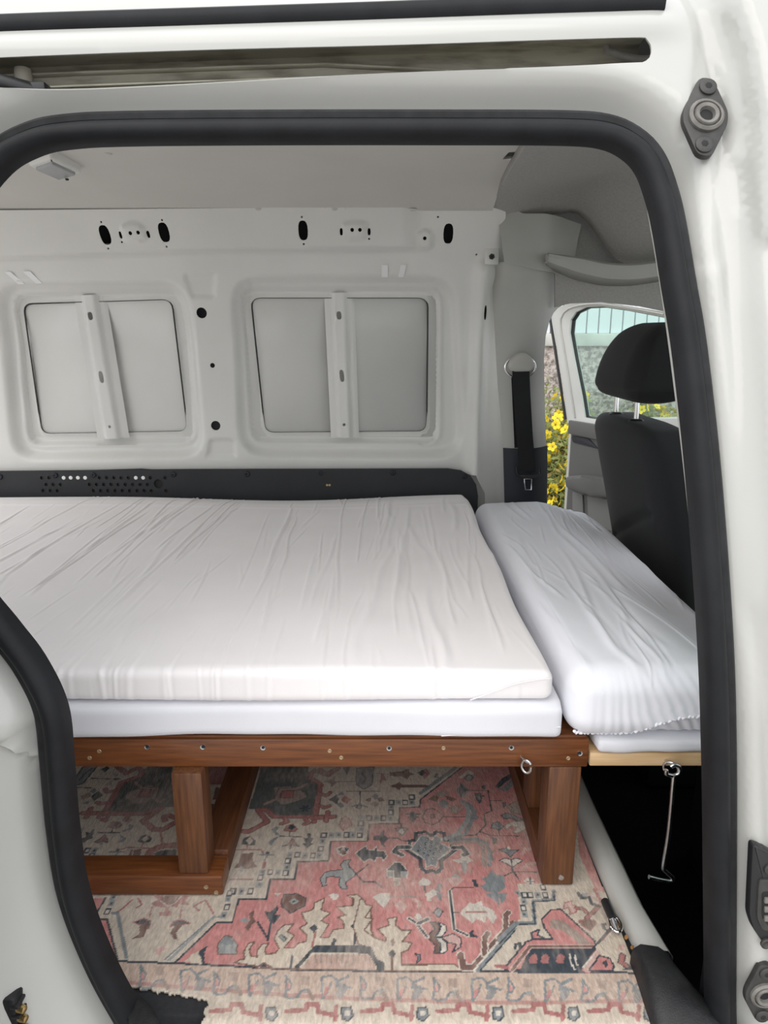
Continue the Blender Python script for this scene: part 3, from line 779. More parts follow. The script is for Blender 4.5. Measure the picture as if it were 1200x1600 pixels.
# left-hand frame: floor beam across the front, beam going back, post
xe = at_z(349, 1405, 0).x; yb = at_z(349, 1405, 0).y
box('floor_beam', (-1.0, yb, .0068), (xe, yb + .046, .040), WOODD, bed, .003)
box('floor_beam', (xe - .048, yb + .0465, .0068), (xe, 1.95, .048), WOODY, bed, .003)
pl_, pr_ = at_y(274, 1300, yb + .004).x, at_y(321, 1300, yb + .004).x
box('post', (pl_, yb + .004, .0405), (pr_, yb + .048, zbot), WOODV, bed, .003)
for (px, py) in [(322, 1386), (338, 1394.5)]:
    c = at_y(px, py, yb); lathe('screw', [(.0036, 0), (.0034, .0008), (.0015, .0002)], mat('screw_gold', (.42, .32, .2), .4, metal=.6), (c.x, yb, c.z), (0, -1, 0), bed, 10)
# hook eye on the rail
c = at_y(820, 1189, YB)
ey = thing('screw_eye', 'small zinc screw eye on the front of the stained rail', 'screw eye', c)
ring = [c + Vector((.0075 * math.cos(t) * .8 + .0, -.012 - .004 * math.cos(t), .010 * math.sin(t) - .001)) for t in np.linspace(.6, 2 * math.pi + .2, 16)]
tube('eye', ring, .0020, STEEL, ey, n=8)
tube('shank', [c + Vector((-.006, .001, .006)), ring[0] + Vector((-.004, .002, .002)), ring[1]], .0022, STEEL, ey, n=8)

# pine board extension
ext = thing('bed_extension', 'raw pine extension board carrying the front mattress', 'bed extension', (.42, 1.4, .213))
x0 = at_y(921.5, 1190, YB).x
for k in range(8):
    y_ = YB + k * .13
    box('board', (x0, y_, .2125), (.60, y_ + .1285, .2335), PINE, ext, .002)
# hook hanging from the board
c = at_y(1042, 1192, YB)
hk = thing('cabin_hook', 'long zinc cabin hook hanging from the pine board', 'hook', c)
er = [c + Vector((.003 + .0085 * math.cos(t), -.008 - .006 * math.cos(t), -.004 + .010 * math.sin(t))) for t in np.linspace(0, 2 * math.pi, 15)[:-1]]
tube('eye_plate', er, .0020, STEEL, hk, n=8, closed=True)
tube('eye_shank', [c + Vector((-.002, .004, .004)), c + Vector((-.001, -.006, .004))], .0024, STEEL, hk, n=8)
yh = YB - .016
def HK(px, py): return at_y(px, py, yh)
loop = [HK(*p) for p in [(1041, 1203), (1041, 1209), (1046, 1211), (1053, 1212), (1060, 1209), (1062, 1203), (1060, 1197), (1054, 1195), (1048, 1198)]]
tube('hook_loop', loop, .0031, STEEL, hk, n=8, step=.003)
rod = [HK(1053, 1211), HK(1051, 1230), HK(1045, 1300), HK(1037, 1352), HK(1039, 1360), HK(1050, 1370), HK(1051, 1374), HK(1048, 1377), HK(1030, 1374), HK(1014, 1370)]
tube('hook_rod', rod, .0033, STEEL, hk, n=10, step=.003)

# ---- mattresses --------------------------------------------------
def ridges(n, xr, yr, lo, hi, amp, wid, seed, slope=.06, wob=.008):
    r = np.random.RandomState(seed); out = []
    for _ in range(n):
        L = r.uniform(lo, hi); y0 = r.uniform(yr[0] - .1, yr[1] - L * .4)
        out.append((r.uniform(*xr), y0, y0 + L, r.uniform(-slope, slope), amp * r.uniform(.35, 1), wid * r.uniform(.6, 1.5), wob * r.uniform(.2, 1), r.uniform(8, 22), r.uniform(0, 6)))
    return out
def apply_ridges(X, Y, R):
    h = np.zeros(X.shape)
    for (x0, y0, y1, s, a, wv, wo, fr, ph) in R:
        xc = x0 + s * (Y - y0) + wo * np.sin(fr * Y + ph)
        e = sstep(y0, y0 + .06, Y) * (1 - sstep(y1 - .12, y1, Y))
        d = X - xc
        h += a * e * (np.exp(-(d / wv) ** 2) - .55 * np.exp(-((d - wv * 1.7) / (wv * 1.2)) ** 2))
    return h
def mattress(name, lo, hi, r, n, m, fn=None):
    V, Fc, N = rbox_geo(lo, hi, r, *n)
    if fn is not None: V = fn(V, N, np.array(lo), np.array(hi))
    return pyd(name, V, Fc, m, None, True, 80)

xm = at_y(862, 1075, .90).x
R1 = ridges(70, (-1.0, xm), (.88, 1.9), .25, .8, .0021, .0030, 3, .07, .005) + ridges(90, (-1.0, xm), (.9, 2.0), .08, .3, .0013, .0026, 5, .20, .005) \
   + ridges(22, (-.05, xm), (.95, 1.9), .2, .5, .0024, .006, 11, .12, .008) + ridges(24, (-.75, .2), (.80, .86), .15, .45, .0026, .0030, 21, .05, .004)
def top_fn(V, N, lo, hi):
    X, Y, Z = V[:, 0], V[:, 1], V[:, 2]
    topw = sstep(-.2, .6, N[:, 2]); frw = sstep(.2, .9, -N[:, 1])
    up = (Z > hi[2] - .001) | (N[:, 2] > 0)
    s = Y - (hi[2] - Z) * frw                     # carry the folds over the front edge
    h = apply_ridges(X, s, R1)
    w = np.maximum(topw, frw * .8) * (1 - sstep(.3, .9, np.abs(N[:, 0])))
    w = np.where((np.abs(N).sum(1) == 0), 0, w)
    flat = (np.abs(N).sum(1) < 1e-6)
    V = V.copy()
    ontop = Z > hi[2] - .002
    V[:, 2] += np.where(ontop | (N[:, 2] > .3), h, 0)
    onfront = Y < lo[1] + .012
    V[:, 1] -= np.where(onfront, h * .7, 0)
    # soft crown, slightly dipped rear edge
    V[:, 2] += np.where(Z > (lo[2] + hi[2]) / 2, .006 * np.sin((X + .1) * 5) * sstep(1.5, 2.0, Y) - .008 * sstep(1.9, 2.0, Y) + .004 * np.sin(X * 7 + Y * 3), 0)
    V[:, 1] += np.where(onfront, .003 * np.sin(X * 9), 0)
    V[:, 0] += np.where(X > hi[0] - .05, .0028 * np.sin(Y * 14 + 1), 0)
    # seam ridge near the rear
    V[:, 2] += np.where(ontop, .0022 * np.exp(-((Y - 1.86 + .02 * X) / .006) ** 2), 0)
    return V
up_m = mattress('mattress', (-1.40, .897, .3185), (xm, 2.005, .3660), (.014, .011, .012), (860, 130, 12), SHEET_A, top_fn)
tag(up_m, 'upper mattress in a warm white wrinkled sheet on top of the other', 'mattress')
# seam on the front corner of the upper mattress
P = [at_y(px, py, .8945) for (px, py) in [(861, 1061), (835, 1064), (805, 1070), (780, 1079), (750, 1090), (735, 1095)]]
tube('seam', [p + Vector((0, .0020, 0)) for p in P], .0008, SHEET_A, up_m, n=6, step=.01)

R2 = ridges(26, (-.9, .3), (.0, .02), .05, .2, .004, .010, 8, .3, .006) + ridges(14, (-.05, .2), (.0, .02), .05, .2, .004, .006, 9, .8, .004)
def low_fn(V, N, lo, hi):
    V = V.copy(); X, Y, Z = V[:, 0], V[:, 1], V[:, 2]
    f = Y < lo[1] + .012
    h = apply_ridges(X, .1 + (hi[2] - Z), R2)
    V[:, 1] -= np.where(f, h * .9 + .004 * np.sin(X * 11), 0)
    V[:, 2] += np.where(Z < lo[2] + .01, .0012 * np.sin(X * 17) + .0006 * np.sin(X * 41) + .0012, 0)
    return V
xl = at_y(880, 1130, .90).x
lo_m = mattress('mattress', (-1.40, .893, .2625), (xl, 2.0, .3165), .013, (400, 40, 12), SHEET_B, low_fn)
tag(lo_m, 'lower mattress in a cool white sheet lying on the stained rail', 'mattress')
P = [at_y(px, py, .8885) for (px, py) in [(877, 1138), (840, 1141), (780, 1146), (720, 1150), (690, 1152)]]
tube('seam', [p + Vector((0, .0034, 0)) for p in P], .0008, SHEET_B, lo_m, n=6, step=.01)

# front mattress with gathered fitted sheet
R3 = ridges(26, (xl, .62), (.88, 1.9), .2, .6, .0017, .0055, 31, .20, .010) + ridges(46, (xl, .62), (.88, 1.9), .1, .3, .0010, .0034, 33, .28, .006)
hem_px = [(900, 1150), (925, 1157), (950, 1159), (975, 1155), (1000, 1146), (1030, 1132), (1060, 1123), (1085, 1120), (1110, 1121), (1160, 1128), (1230, 1140)]
hemP = resample([at_y(px, py, .889) for (px, py) in hem_px], step=.002)
MLO, MR, MY = .2604, .036, .888
for p in hemP:
    p.z = max(p.z, MLO + .004); q = max(0., MR - (p.z - MLO)); p.y = MY + MR - math.sqrt(max(MR * MR - q * q, 0)) + .0012
hx = np.array([p.x for p in hemP]); hz = np.array([p.z for p in hemP])
def fr_fn(V, N, lo, hi):
    V = V.copy(); X, Y, Z = V[:, 0].copy(), V[:, 1].copy(), V[:, 2].copy()
    t = np.clip((Z - lo[2]) / (hi[2] - lo[2]), 0, 1)
    h = apply_ridges(X, Y - (hi[2] - Z) * .5, R3)
    V[:, 2] += np.where(N[:, 2] > .2, h, 0) + np.where(Z > hi[2] - .001, h, 0)
    # gathers fanning up from the hem
    zz = np.interp(X, hx, hz); up = Z - zz
    fan = X + up * .55 * sstep(.28, .42, X)
    g = (np.sin(fan * 430) + .6 * np.sin(fan * 245 + 1.3) + .5 * np.sin(fan * 150 + .4)) * .0013 * np.exp(-np.clip(up, 0, 1) / .045) * sstep(.26, .36, X)
    fr = (Y < lo[1] + .03)
    V[:, 1] += np.where(fr, g, 0)
    # sheet below the hem line tucks under
    V[:, 1] += np.where(fr & (up < -.001), .009, 0)
    zb = np.minimum(zz - .003, lo[2]); fr2 = Y < lo[1] + .014
    V[:, 2] = np.where(fr2 & (t < .5), V[:, 2] - (lo[2] - zb) * (1 - t * 2), V[:, 2])
    # crown: higher in the middle, dropping at the rear and on the seat side
    V[:, 2] += np.where(t > .5, -.010 * sstep(1.75, 2.0, Y) - .030 * sstep(.42, .56, X) * sstep(.9, 1.0, Y) + .005 * np.sin(X * 9 + Y * 5), 0)
    return V
fr_m = mattress('mattress', (xl + .004, .888, .2604), (.585, 1.975, .3640), (.034, .036, .036), (220, 120, 60), SHEET_C, fr_fn)
tag(fr_m, 'front mattress in a white fitted sheet with a gathered elastic hem', 'mattress')
hem = [p + Vector((0, .0005 + .0012 * math.sin(i * 1.9), .0012 * math.sin(i * 1.9 + 1))) for i, p in enumerate(hemP)]
tube('elastic_hem', hem, [.0021 + .0004 * math.sin(i * 1.3) for i in range(len(hem))], SHEET_C, fr_m, n=8)
un = mattress('mattress_pad', (x0 + .006, .899, .2345), (.575, 1.96, .2600), .011, (160, 30, 10), SHEET_B,
              lambda V, N, lo, hi: V + np.stack([0 * V[:, 0], np.where(V[:, 1] < lo[1] + .02, .0025 * np.sin(V[:, 0] * 60 + V[:, 2] * 40) * np.sin(V[:, 0] * 23), 0), 0 * V[:, 0]], 1))
tag(un, 'thin white pad showing under the gathered hem on the pine board', 'mattress pad')

# ================================================================== SEATS, BELT
def seat(label, yc, headrest=True):
    s = thing('front_seat', label, 'car seat', (.75, yc, -.30), 'front seats')
    hw = .235
    def warp(V, N, lo, hi):
        V = V.copy(); z = V[:, 2]; t = np.clip((z - .10) / .53, 0, 1)
        yy = (V[:, 1] - yc) / hw
        # rounded shoulders: lower the outer upper corners
        V[:, 2] -= .045 * np.clip(np.abs(yy) - .35, 0, 1) ** 2 * sstep(.5, 1, t)
        V[:, 0] += .17 * (1 - t) ** 1.0 * .75                      # rake
        V[:, 0] += .020 * np.abs(yy) ** 3 * (V[:, 0] < .62 + .1)   # rounded back
        V[:, 1] = yc + (V[:, 1] - yc) * (1 - .05 * sstep(.7, 1, t))
        m = np.exp(-(((z - .36 + .10 * (yy + .2)) / .012) ** 2)) * (np.abs(yy) < .75)   # pocket fold
        V[:, 0] += .010 * m * (N[:, 0] <= 0)
        return V
    V, Fc, N = rbox_geo((.555, yc - hw, .08), (.685, yc + hw, .618), (.035, .045, .05), 14, 30, 60)
    V = warp(V, N, None, None)
    b = pyd('backrest', V, Fc, SEATS, s, True, 80)
    V, Fc, N = rbox_geo((.62, yc - .24, .02), (1.10, yc + .24, .17), .05, 16, 16, 8); pyd('cushion', V, Fc, SEATS, s, True, 80)
    box('base', (.66, yc - .20, -.30), (1.06, yc + .20, .04), TRIMD, s, .02)
    # headrest
    V, Fc, N = rbox_geo((-1, -1, 0), (1, 1, 1), (.45, .40, .16), 20, 28, 24)
    X = V[:, 0]; Yv = V[:, 1]; Z = V[:, 2]
    k = np.sqrt(np.clip(1 - (Z * .93) ** 2.1, .02, 1))
    k2 = np.sqrt(np.clip(1 - (Z * .985) ** 2, .01, 1)); xb = .550 + .105 * (1 - k2); xf = .692 - .006 * Z
    V2 = np.stack([xb + (xf - xb) * (X + 1) / 2, yc + Yv * .165 * (.40 + .60 * k), .672 + Z * .172 - .012 * (1 - X ** 2) * (Z < .05)], 1)
    hr = pyd('headrest', V2, Fc, SEATF, s, True, 80)
    for dy in (-.075, .075):
        tube('headrest_post', [Vector((.600, yc + dy, .56)), Vector((.598, yc + dy, .69))], .0060, CHROME, s, n=12)
        gx = lathe('post_guide', [(.018, 0), (.018, .006), (.012, .010), (.0066, .010)], BLACKP, (.600, yc + dy, .612), (0, 0, 1), s, 18)
    return s
seat('dark grey driver seat with headrest on steel posts by the open front door', 1.765)
seat('dark grey passenger seat backrest half hidden behind the door pillar', 1.135)

by = 1.965
bl = thing('seat_belt', 'black seat belt hanging from a grey anchor cover on the pillar trim', 'seat belt', at_y(820, 575, by))
def BPt(px, py, d=0.): return at_y(px, py, by - d)
c = BPt(814, 572)
ringp = [c + Vector((.041 * math.cos(t), .012, .030 * math.sin(t) - .003)) for t in np.linspace(0, 2 * math.pi, 33)[:-1]]
tube('anchor_ring', ringp, .0035, CHROME, bl, n=8, closed=True)
capP = [BPt(*p) for p in [(793, 574), (796, 564), (805, 553), (813, 550), (822, 552), (832, 561), (835, 572), (828, 580), (800, 581)]]
slab('anchor_cover', [Vector((q[0], by + .008, q[1])) for q in rpoly([p.xz for p in capP], .012, 3)], (0, -1, 0), .024, mat('cover_plastic', (.50, .49, .45), .5), bl, .008, 3)
def webbing(name, L, W, th, m):
    V = []; Fc = []
    for p, wv in zip(L, W):
        V += [p + Vector((-wv / 2, 0, 0)), p + Vector((wv / 2, .004, 0)), p + Vector((wv / 2, .004 + th, 0)), p + Vector((-wv / 2, th, 0))]
    for i in range(len(L) - 1):
        for k in range(4): a = i * 4; Fc.append((a + k, a + (k + 1) % 4, a + 4 + (k + 1) % 4, a + 4 + k))
    Fc += [(3, 2, 1, 0), tuple(len(V) - 4 + k for k in range(4))]
    return pyd(name, V, Fc, m, bl, True, 30)
WEB = mat('belt_webbing', (.007, .007, .008), .7, bump=.4, bscale=700, bdist=.001)
webbing('webbing', [BPt(814, 578, .012), BPt(816, 620, .006), BPt(820, 680, .005), BPt(825, 736, .006)], [.047, .047, .046, .045], .0015, WEB)
webbing('webbing', [BPt(803, 590, -.006), BPt(808, 700, -.008)], [.014, .014], .0015, WEB)
tg = [BPt(*p, .010) for p in [(807, 730), (808, 740), (814, 745), (833, 743), (843, 740), (843, 730)]]
tube('tongue_grip', tg, .0045, BLACKP, bl, n=8, step=.006)
box('tongue_body', BPt(812, 747, .013), BPt(840, 741, .003) + Vector((0, 0, 0)), BLACKP, bl, .002)
fr = [BPt(*p, .010) for p in [(819, 748), (831, 748), (830, 765), (821, 765)]]
tube('tongue', fr, .0022, STEEL, bl, n=8, closed=True)

# ================================================================== OPEN FRONT DOOR
HX, HY = 1.36, 2.10
EX, EY = .815, 3.02
du = Vector((EX - HX, EY - HY, 0)); DL = du.length; du.normalize()     # from hinge to rear edge
dn = Vector((-du.y, du.x, 0))
if dn.dot(Vector((-HX, -HY, 0))) < 0: dn = -dn                          # towards the cab interior
def on_door(px, py, off=0.):
    rx, rz = ray(px, py); o = Vector((HX, HY, 0)) + dn * off; d0 = Vector((rx, 1, rz))
    t = (o - Vector((0, 0, HC))).dot(dn) / d0.dot(dn); p = Vector((0, 0, HC)) + d0 * t
    return ((p - o).dot(du), p.z)
def DP(s, z, off=0.): return Vector((HX, HY, 0)) + du * s + dn * off + Vector((0, 0, z))
fd = thing('front_door', 'open white front door with window and grey inner trim seen past the driver seat', 'car door', (HX, HY, -.3))
def door_slab(name, poly, off, th, m, bev=.004, parent=fd): return slab(name, [DP(a, b, off) for a, b in poly], dn, th, m, parent, bev)
gl_in = [on_door(*p) for p in [(917, 652), (912, 620), (900, 560), (893, 520), (895, 500), (903, 488), (920, 480), (945, 479), (980, 484), (1043, 496), (1110, 520), (1190, 570), (1230, 640), (1200, 668), (1060, 676), (990, 662)]]
outer = [on_door(*p) for p in [(893, 660), (885, 600), (876, 540), (868, 492), (878, 481), (895, 475), (920, 472), (960, 474), (1043, 487), (1120, 505), (1220, 570), (1290, 660), (1200, 676), (1060, 680), (990, 672)]]
# window frame ring
def ring(name, outp, inp, off, th, m):
    bm = bmesh.new(); n = len(outp); A = []; 
    for o_ in (off, off + th):
        A.append(([bm.verts.new(DP(a, b, o_)) for a, b in outp], [bm.verts.new(DP(a, b, o_ - (.012 if o_ > off else 0))) for a, b in inp]))
    for i in range(n):
        j = (i + 1) % n
        bm.faces.new((A[1][0][i], A[1][0][j], A[1][1][j], A[1][1][i])); bm.faces.new((A[0][0][i], A[0][1][i], A[0][1][j], A[0][0][j]))
        bm.faces.new((A[0][0][i], A[0][0][j], A[1][0][j], A[1][0][i])); bm.faces.new((A[0][1][i], A[1][1][i], A[1][1][j], A[0][1][j]))
    return bmo(name, bm, m, fd, True, 30)
ring('window_frame', outer, gl_in, -.02, .045, PAINT)
cen = np.mean(gl_in, 0)
gin2 = [tuple(cen + (np.array(p) - cen) * .975) for p in gl_in]
ring('window_seal', gl_in, gin2, -.008, .012, BLACKP)
tube('edge_seal', [DP(*on_door(*p), .028) for p in [(866, 492), (874, 540), (883, 600), (891, 655)]], .006, BLACKP, fd, n=6)
tube('frame_step', [DP(*on_door(*p), .020) for p in [(904, 652), (896, 600), (887, 545), (881, 505), (886, 489), (900, 480), (930, 475), (970, 478), (1043, 491)]], .004, TRIM, fd, n=6, step=.03)
slab('window_pane', [DP(a, b, -.006) for a, b in gl_in], dn, .004, GLASS, fd, 0)
# door body and inner trim
sE = on_door(893, 700)[0]
bodyp = [(sE + .012, on_door(893, 655)[1]), (sE + .012, -.25), (.05, -.25), (.05, .58)]
door_slab('door_body', bodyp, -.07, .085, PAINT, .01)
tE = on_door(899, 700)[0]; zb = on_door(899, 656)[1]
trim_p = rpoly([(tE, zb), (tE, -.2), (.08, -.2), (.08, zb - .02)], .02, 3)
DTR = mat('door_trim_grey', (.10, .10, .097), .6, bump=.1, bscale=500, bdist=.0006)
tr = door_slab('inner_trim', trim_p, .0152, .02, DTR, .008)
door_slab('trim_cap', [(tE, zb + .002), (tE, on_door(899, 676)[1]), (.08, on_door(899, 690)[1]), (.08, zb - .01)], .0355, .018, DTR, .007)
door_slab('pull_recess', rpoly([on_door(*p) for p in [(903, 680), (930, 684), (945, 700), (905, 690)]], .01, 3), .0356, .004, TRIMD, .002)
arm_p = rpoly([on_door(*p) for p in [(903, 742), (925, 740), (960, 745), (1000, 750), (1000, 778), (940, 772), (905, 760)]], .02, 3)
door_slab('armrest', arm_p, .0356, .05, DTR, .015)
for q in [[(905, 766), (921, 770), (923, 815), (905, 812)], [(928, 772), (975, 780), (975, 830), (930, 818)]]:
    door_slab('trim_pad', rpoly([on_door(*p) for p in q], .01, 3), .0356, .006, mat('pad_grey', (.17, .17, .165), .6), .003)

# ================================================================== OUTSIDE
struct(box('ground', (-14, -9, -.64), (14, 12, -.58), PAVE, None, 0))
WY = 5.2
zl0 = at_y(900, 541, WY).z; zl1 = at_y(900, 521, WY).z
hw = thing('house_wall', 'house wall of brown pebbledash under a pale concrete band', 'wall', (2, WY, -.58))
box('pebbledash', (-4, WY, -.58), (9, WY + .25, zl0), PEBBLE, hw, 0)
box('concrete_band', (-4, WY - .03, zl0), (9, WY + .25, zl1), CONCR, hw, .01)
n_b = 0
wx = .085
for k in range(int(10.0 / wx)):
    x = -4 + k * wx
    o = box('cladding_board', (x + .004, WY + .01, zl1), (x + wx - .004, WY + .04, zl1 + 2.6), CLAD, hw, .006)
box('cladding_backing', (-4, WY + .042, zl1), (9, WY + .25, zl1 + 2.6), mat('clad_joint', (.62, .66, .69), .8), hw, 0)

def leafmesh(name, r):
    V = []; Fc = []
    return V, Fc
def petal_flower():
    bm = bmesh.new()
    for k in range(5):
        a = 2 * math.pi * k / 5
        ca, sa = math.cos(a), math.sin(a)
        def T(x, y, z): return bm.verts.new((ca * x - sa * y, sa * x + ca * y, z))
        vs = [T(.003, 0, 0), T(.013, -.010, .004), T(.024, -.007, .006), T(.026, .004, .006), T(.015, .011, .004)]
        bm.faces.new(vs)
    me = bpy.data.meshes.new('flower'); bm.to_mesh(me); bm.free(); me.materials.append(PETAL); return me
FLW = petal_flower()
def shrub(label, c, rx, ry, h, nl, nf, seed):
    r = np.random.RandomState(seed)
    t = thing('flowering_shrub', label, 'shrub', (c[0], c[1], -.58), 'yellow shrubs by the house wall')
    V = []; Fc = []; FB = []
    tips = []
    for k in range(46):
        a = r.uniform(0, 2 * math.pi); q = r.uniform(.2, 1) ** .6
        tip = Vector((c[0] + rx * q * math.cos(a), c[1] + ry * q * math.sin(a), -.58 + h * (1.0 - .35 * q ** 2) * r.uniform(.75, 1.05)))
        b = Vector((c[0] + rx * .25 * q * math.cos(a), c[1] + ry * .25 * q * math.sin(a), -.58)); tips.append((b, tip))
    SV = []; SF = []
    for b, tip in tips:
        mid = b.lerp(tip, .5) + Vector(r.uniform(-.05, .05, 3)); v, f = tube_geo([b, mid, tip], [.006, .004, .002], 5)
        o = len(SV); SV += v; SF += [tuple(i + o for i in ff) for ff in f]
    pyd('stems', SV, SF, STEMM, t)
    Vd = []; Fd = []
    for k in range(nl):
        b, tip = tips[r.randint(len(tips))]; u = r.uniform(.12, 1.02)
        p = b.lerp(tip, u) + Vector(np.clip(r.normal(0, .04, 3), -.07, .07)); s = r.uniform(.012, .028)
        d = Vector(r.normal(0, 1, 3)).normalized(); e = d.orthogonal().normalized()
        q = [p - d * s, p + e * s * .38, p + d * s, p - e * s * .38]
        if r.rand() < .14: o = len(Vd); Vd += q; Fd.append((o, o + 1, o + 2, o + 3))
        else: o = len(V); V += q; Fc.append((o, o + 1, o + 2, o + 3))
    lf = pyd('foliage', V, Fc, LEAF, t, False); lf['kind'] = 'stuff'
    dl = pyd('dry_foliage', Vd, Fd, LEAFB, t, False); dl['kind'] = 'stuff'
    for k in range(nf):
        b, tip = tips[r.randint(len(tips))]; u = r.uniform(.55, 1.04) if r.rand() < .8 else r.uniform(.2, .6)
        p = b.lerp(tip, u) + Vector(np.clip(r.normal(0, .045, 3), -.07, .07)) + Vector((0, -.08 - .10 * r.rand(), .02))
        o = bpy.data.objects.new('flower', FLW); COL.objects.link(o)
        o.location = p; o.rotation_euler = (r.uniform(.7, 1.6), r.uniform(-.6, .6), r.uniform(0, 6)); s = r.uniform(.8, 1.3); o.scale = (s, s, s)
        attach(o, t)
    return t
shrub('yellow flowering shrub seen between the pillar trim and the open door', (1.00, 4.30), .27, .4, 1.13, 15000, 280, 1)
shrub('yellow flowering shrub behind the glass of the open door below the headrest', (1.74, 4.50), .27, .35, 1.10, 13000, 260, 2)
shrub('low yellow flowering shrub past the far side of the headrest', (2.48, 4.6), .27, .35, 1.06, 13000, 260, 3)

# ================================================================== RUG (woven pattern laid out in floor coordinates)
OFF = {'A': (100, 1200), 'B': (300, 1200), 'C': (500, 1200), 'D': (680, 1200), 'E': (120, 1400), 'F': (340, 1400), 'G': (560, 1400), 'H': (780, 1400)}
def fl2(k, x, y):
    if k is None: px, py = x, y
    else: px, py = OFF[k][0] + x / 5, OFF[k][1] + y / 5
    p = at_z(px, py, 0.0); return (p.x, p.y)
GX = np.arange(-.66, .362, .0017)
GY = np.concatenate([np.arange(.640, 1.27, .0017), np.arange(1.28, 2.04, .012)])
RX, RY = np.meshgrid(GX, GY)
CREAM = (.60, .52, .43); PINK = (.57, .25, .235); SLATE = (.055, .068, .082); MID = (.23, .25, .26); LIGHT = (.66, .60, .53)
PEACH = (.56, .43, .35); BROWN = (.20, .12, .10); ROSE = (.40, .17, .16); GREY = (.33, .34, .33); PALEP = (.60, .40, .36); TAUPE = (.36, .28, .24); DKMED = (.13, .14, .135)
COLR = np.empty(RX.shape + (3,)); COLR[:] = CREAM
def sub(P, pad=.004):
    A = np.array(P); i0, i1 = np.searchsorted(GX, [A[:, 0].min() - pad, A[:, 0].max() + pad]); j0, j1 = np.searchsorted(GY, [A[:, 1].min() - pad, A[:, 1].max() + pad])
    return (slice(j0, j1), slice(i0, i1))
def fillw(P, col, a=1.):
    s = sub(P); m = pip(P, RX[s], RY[s]); c = COLR[s]; c[m] = c[m] * (1 - a) + np.array(col) * a
def strokew(P, col, w, closed=False, a=1.):
    s = sub(P, w); m = pdist(P, RX[s], RY[s], closed) < w / 2; c = COLR[s]; c[m] = c[m] * (1 - a) + np.array(col) * a
def W(k, flat): return [fl2(k, flat[i], flat[i + 1]) for i in range(0, len(flat), 2)]
def fill(k, col, flat, edge=None, ew=.0018):
    P = W(k, flat); fillw(P, col)
    if edge is not None: strokew(P, edge, ew, True)
def line(k, col, flat, w=.0026, edge=None):
    P = W(k, flat)
    if edge is not None: strokew(P, edge, w + .0032)
    strokew(P, col, w)

# ---- grounds
pink = [(272, 1511), (338, 1446), (363, 1446), (373, 1409), (416, 1410), (423, 1378), (460, 1379), (465, 1351), (513, 1350), (517, 1319), (574, 1319), (577, 1292), (624, 1291), (624, 1266), (656, 1265), (657, 1253), (720, 1204), (745, 1185), (912, 1185),
        (905, 1290), (850, 1385), (808, 1385), (813, 1440), (780, 1466), (740, 1522), (460, 1520), (360, 1514)]
PK = [fl2(None, *p) for p in pink]; fillw(PK, PINK)
strokew(PK[:18], SLATE, .0030)
far_p = [(PK[17][0], PK[17][1]), (-.02, 2.0), (.36, 2.0), (.36, 1.2)]; fillw(far_p, PINK)
def offset_line(pts, dx, dy): return [(x + dx, y + dy) for x, y in pts]
strokew([fl2(None, 657, 1243), fl2(None, 712, 1203)], MID, .008)
strokew([fl2(None, 265, 1505), fl2(None, 335, 1436)], GREY, .0045); strokew([fl2(None, 258, 1504), fl2(None, 332, 1438), fl2(None, 352, 1436)], MID, .0026)
# left pink field
lp_ = [(90, 1408), (165, 1408), (147, 1440), (168, 1441), (184, 1505), (120, 1505)]; fillw([fl2(None, *p) for p in lp_], PINK)
strokew([fl2(None, *p) for p in lp_[1:5]], SLATE, .003)
line('E', MID, [320, 150, 390, 505], .005); line('E', MID, [280, 155, 325, 155], .005)
# right pink strip beyond the post
fill(None, PINK, [900, 1290, 925, 1330, 950, 1400, 930, 1395, 905, 1340])
line('H', PALEP, [690, 0, 830, 110], .003); line('H', ROSE, [740, -30, 815, 95], .005)
# border band
bt = [(100, 1502), (160, 1506), (270, 1510), (360, 1514), (460, 1520), (560, 1521.5), (748, 1522.5), (990, 1525), (1030, 1526)]
bb = [(1030, 1573), (990, 1574), (780, 1576), (560, 1570), (460, 1565), (340, 1556), (206, 1546), (100, 1538)]
BT = [fl2(None, *p) for p in bt]; BB = [fl2(None, *p) for p in bb]
fillw(BT + BB, PEACH); strokew(BT, SLATE, .0034); strokew(offset_line(BB, 0, .004), ROSE, .0050, a=.6); strokew(offset_line(BB, 0, .008), PALEP, .0020, a=.6)
# dark medallion under the bed
fill('A', DKMED, [660, 0, 590, 85, 460, 135, 330, 365, 620, 380, 760, 325, 900, 325, 900, 160, 840, 150, 850, 0])
fill('B', DKMED, [440, 340, 500, 170, 540, 0, 910, 0, 910, 90, 1005, 150, 960, 400, 640, 400, 580, 345])
fill('B', DKMED, [100, 300, 330, 300, 330, 560, 100, 560]); fill('B', ROSE, [100, 0, 340, 0, 330, 150, 100, 150]); fill('B', CREAM, [110, 210, 180, 160, 270, 180, 260, 260, 170, 300])
fill('B', BROWN, [190, 170, 240, 180, 200, 270, 160, 265])
ed = BROWN
line('A', ROSE, [410, 0, 490, 60, 585, 15, 615, 45, 590, 85, 455, 130, 310, 385], .0085, ed)
line('A', ROSE, [150, 370, 620, 380, 770, 330, 620, 432, 700, 500, 780, 500, 900, 430], .0085, ed)
line('A', ROSE, [790, 430, 780, 400, 820, 390, 870, 410], .007, ed)
line('A', ROSE, [215, 335, 175, 405], .007, ed)
for p in ([400, 195, 340, 210, 325, 185], [350, 290, 290, 300, 262, 290], [350, 385, 330, 430, 300, 420], [510, 390, 480, 425, 515, 430], [285, 380, 275, 405]):
    line('A', ROSE, p, .006, ed)
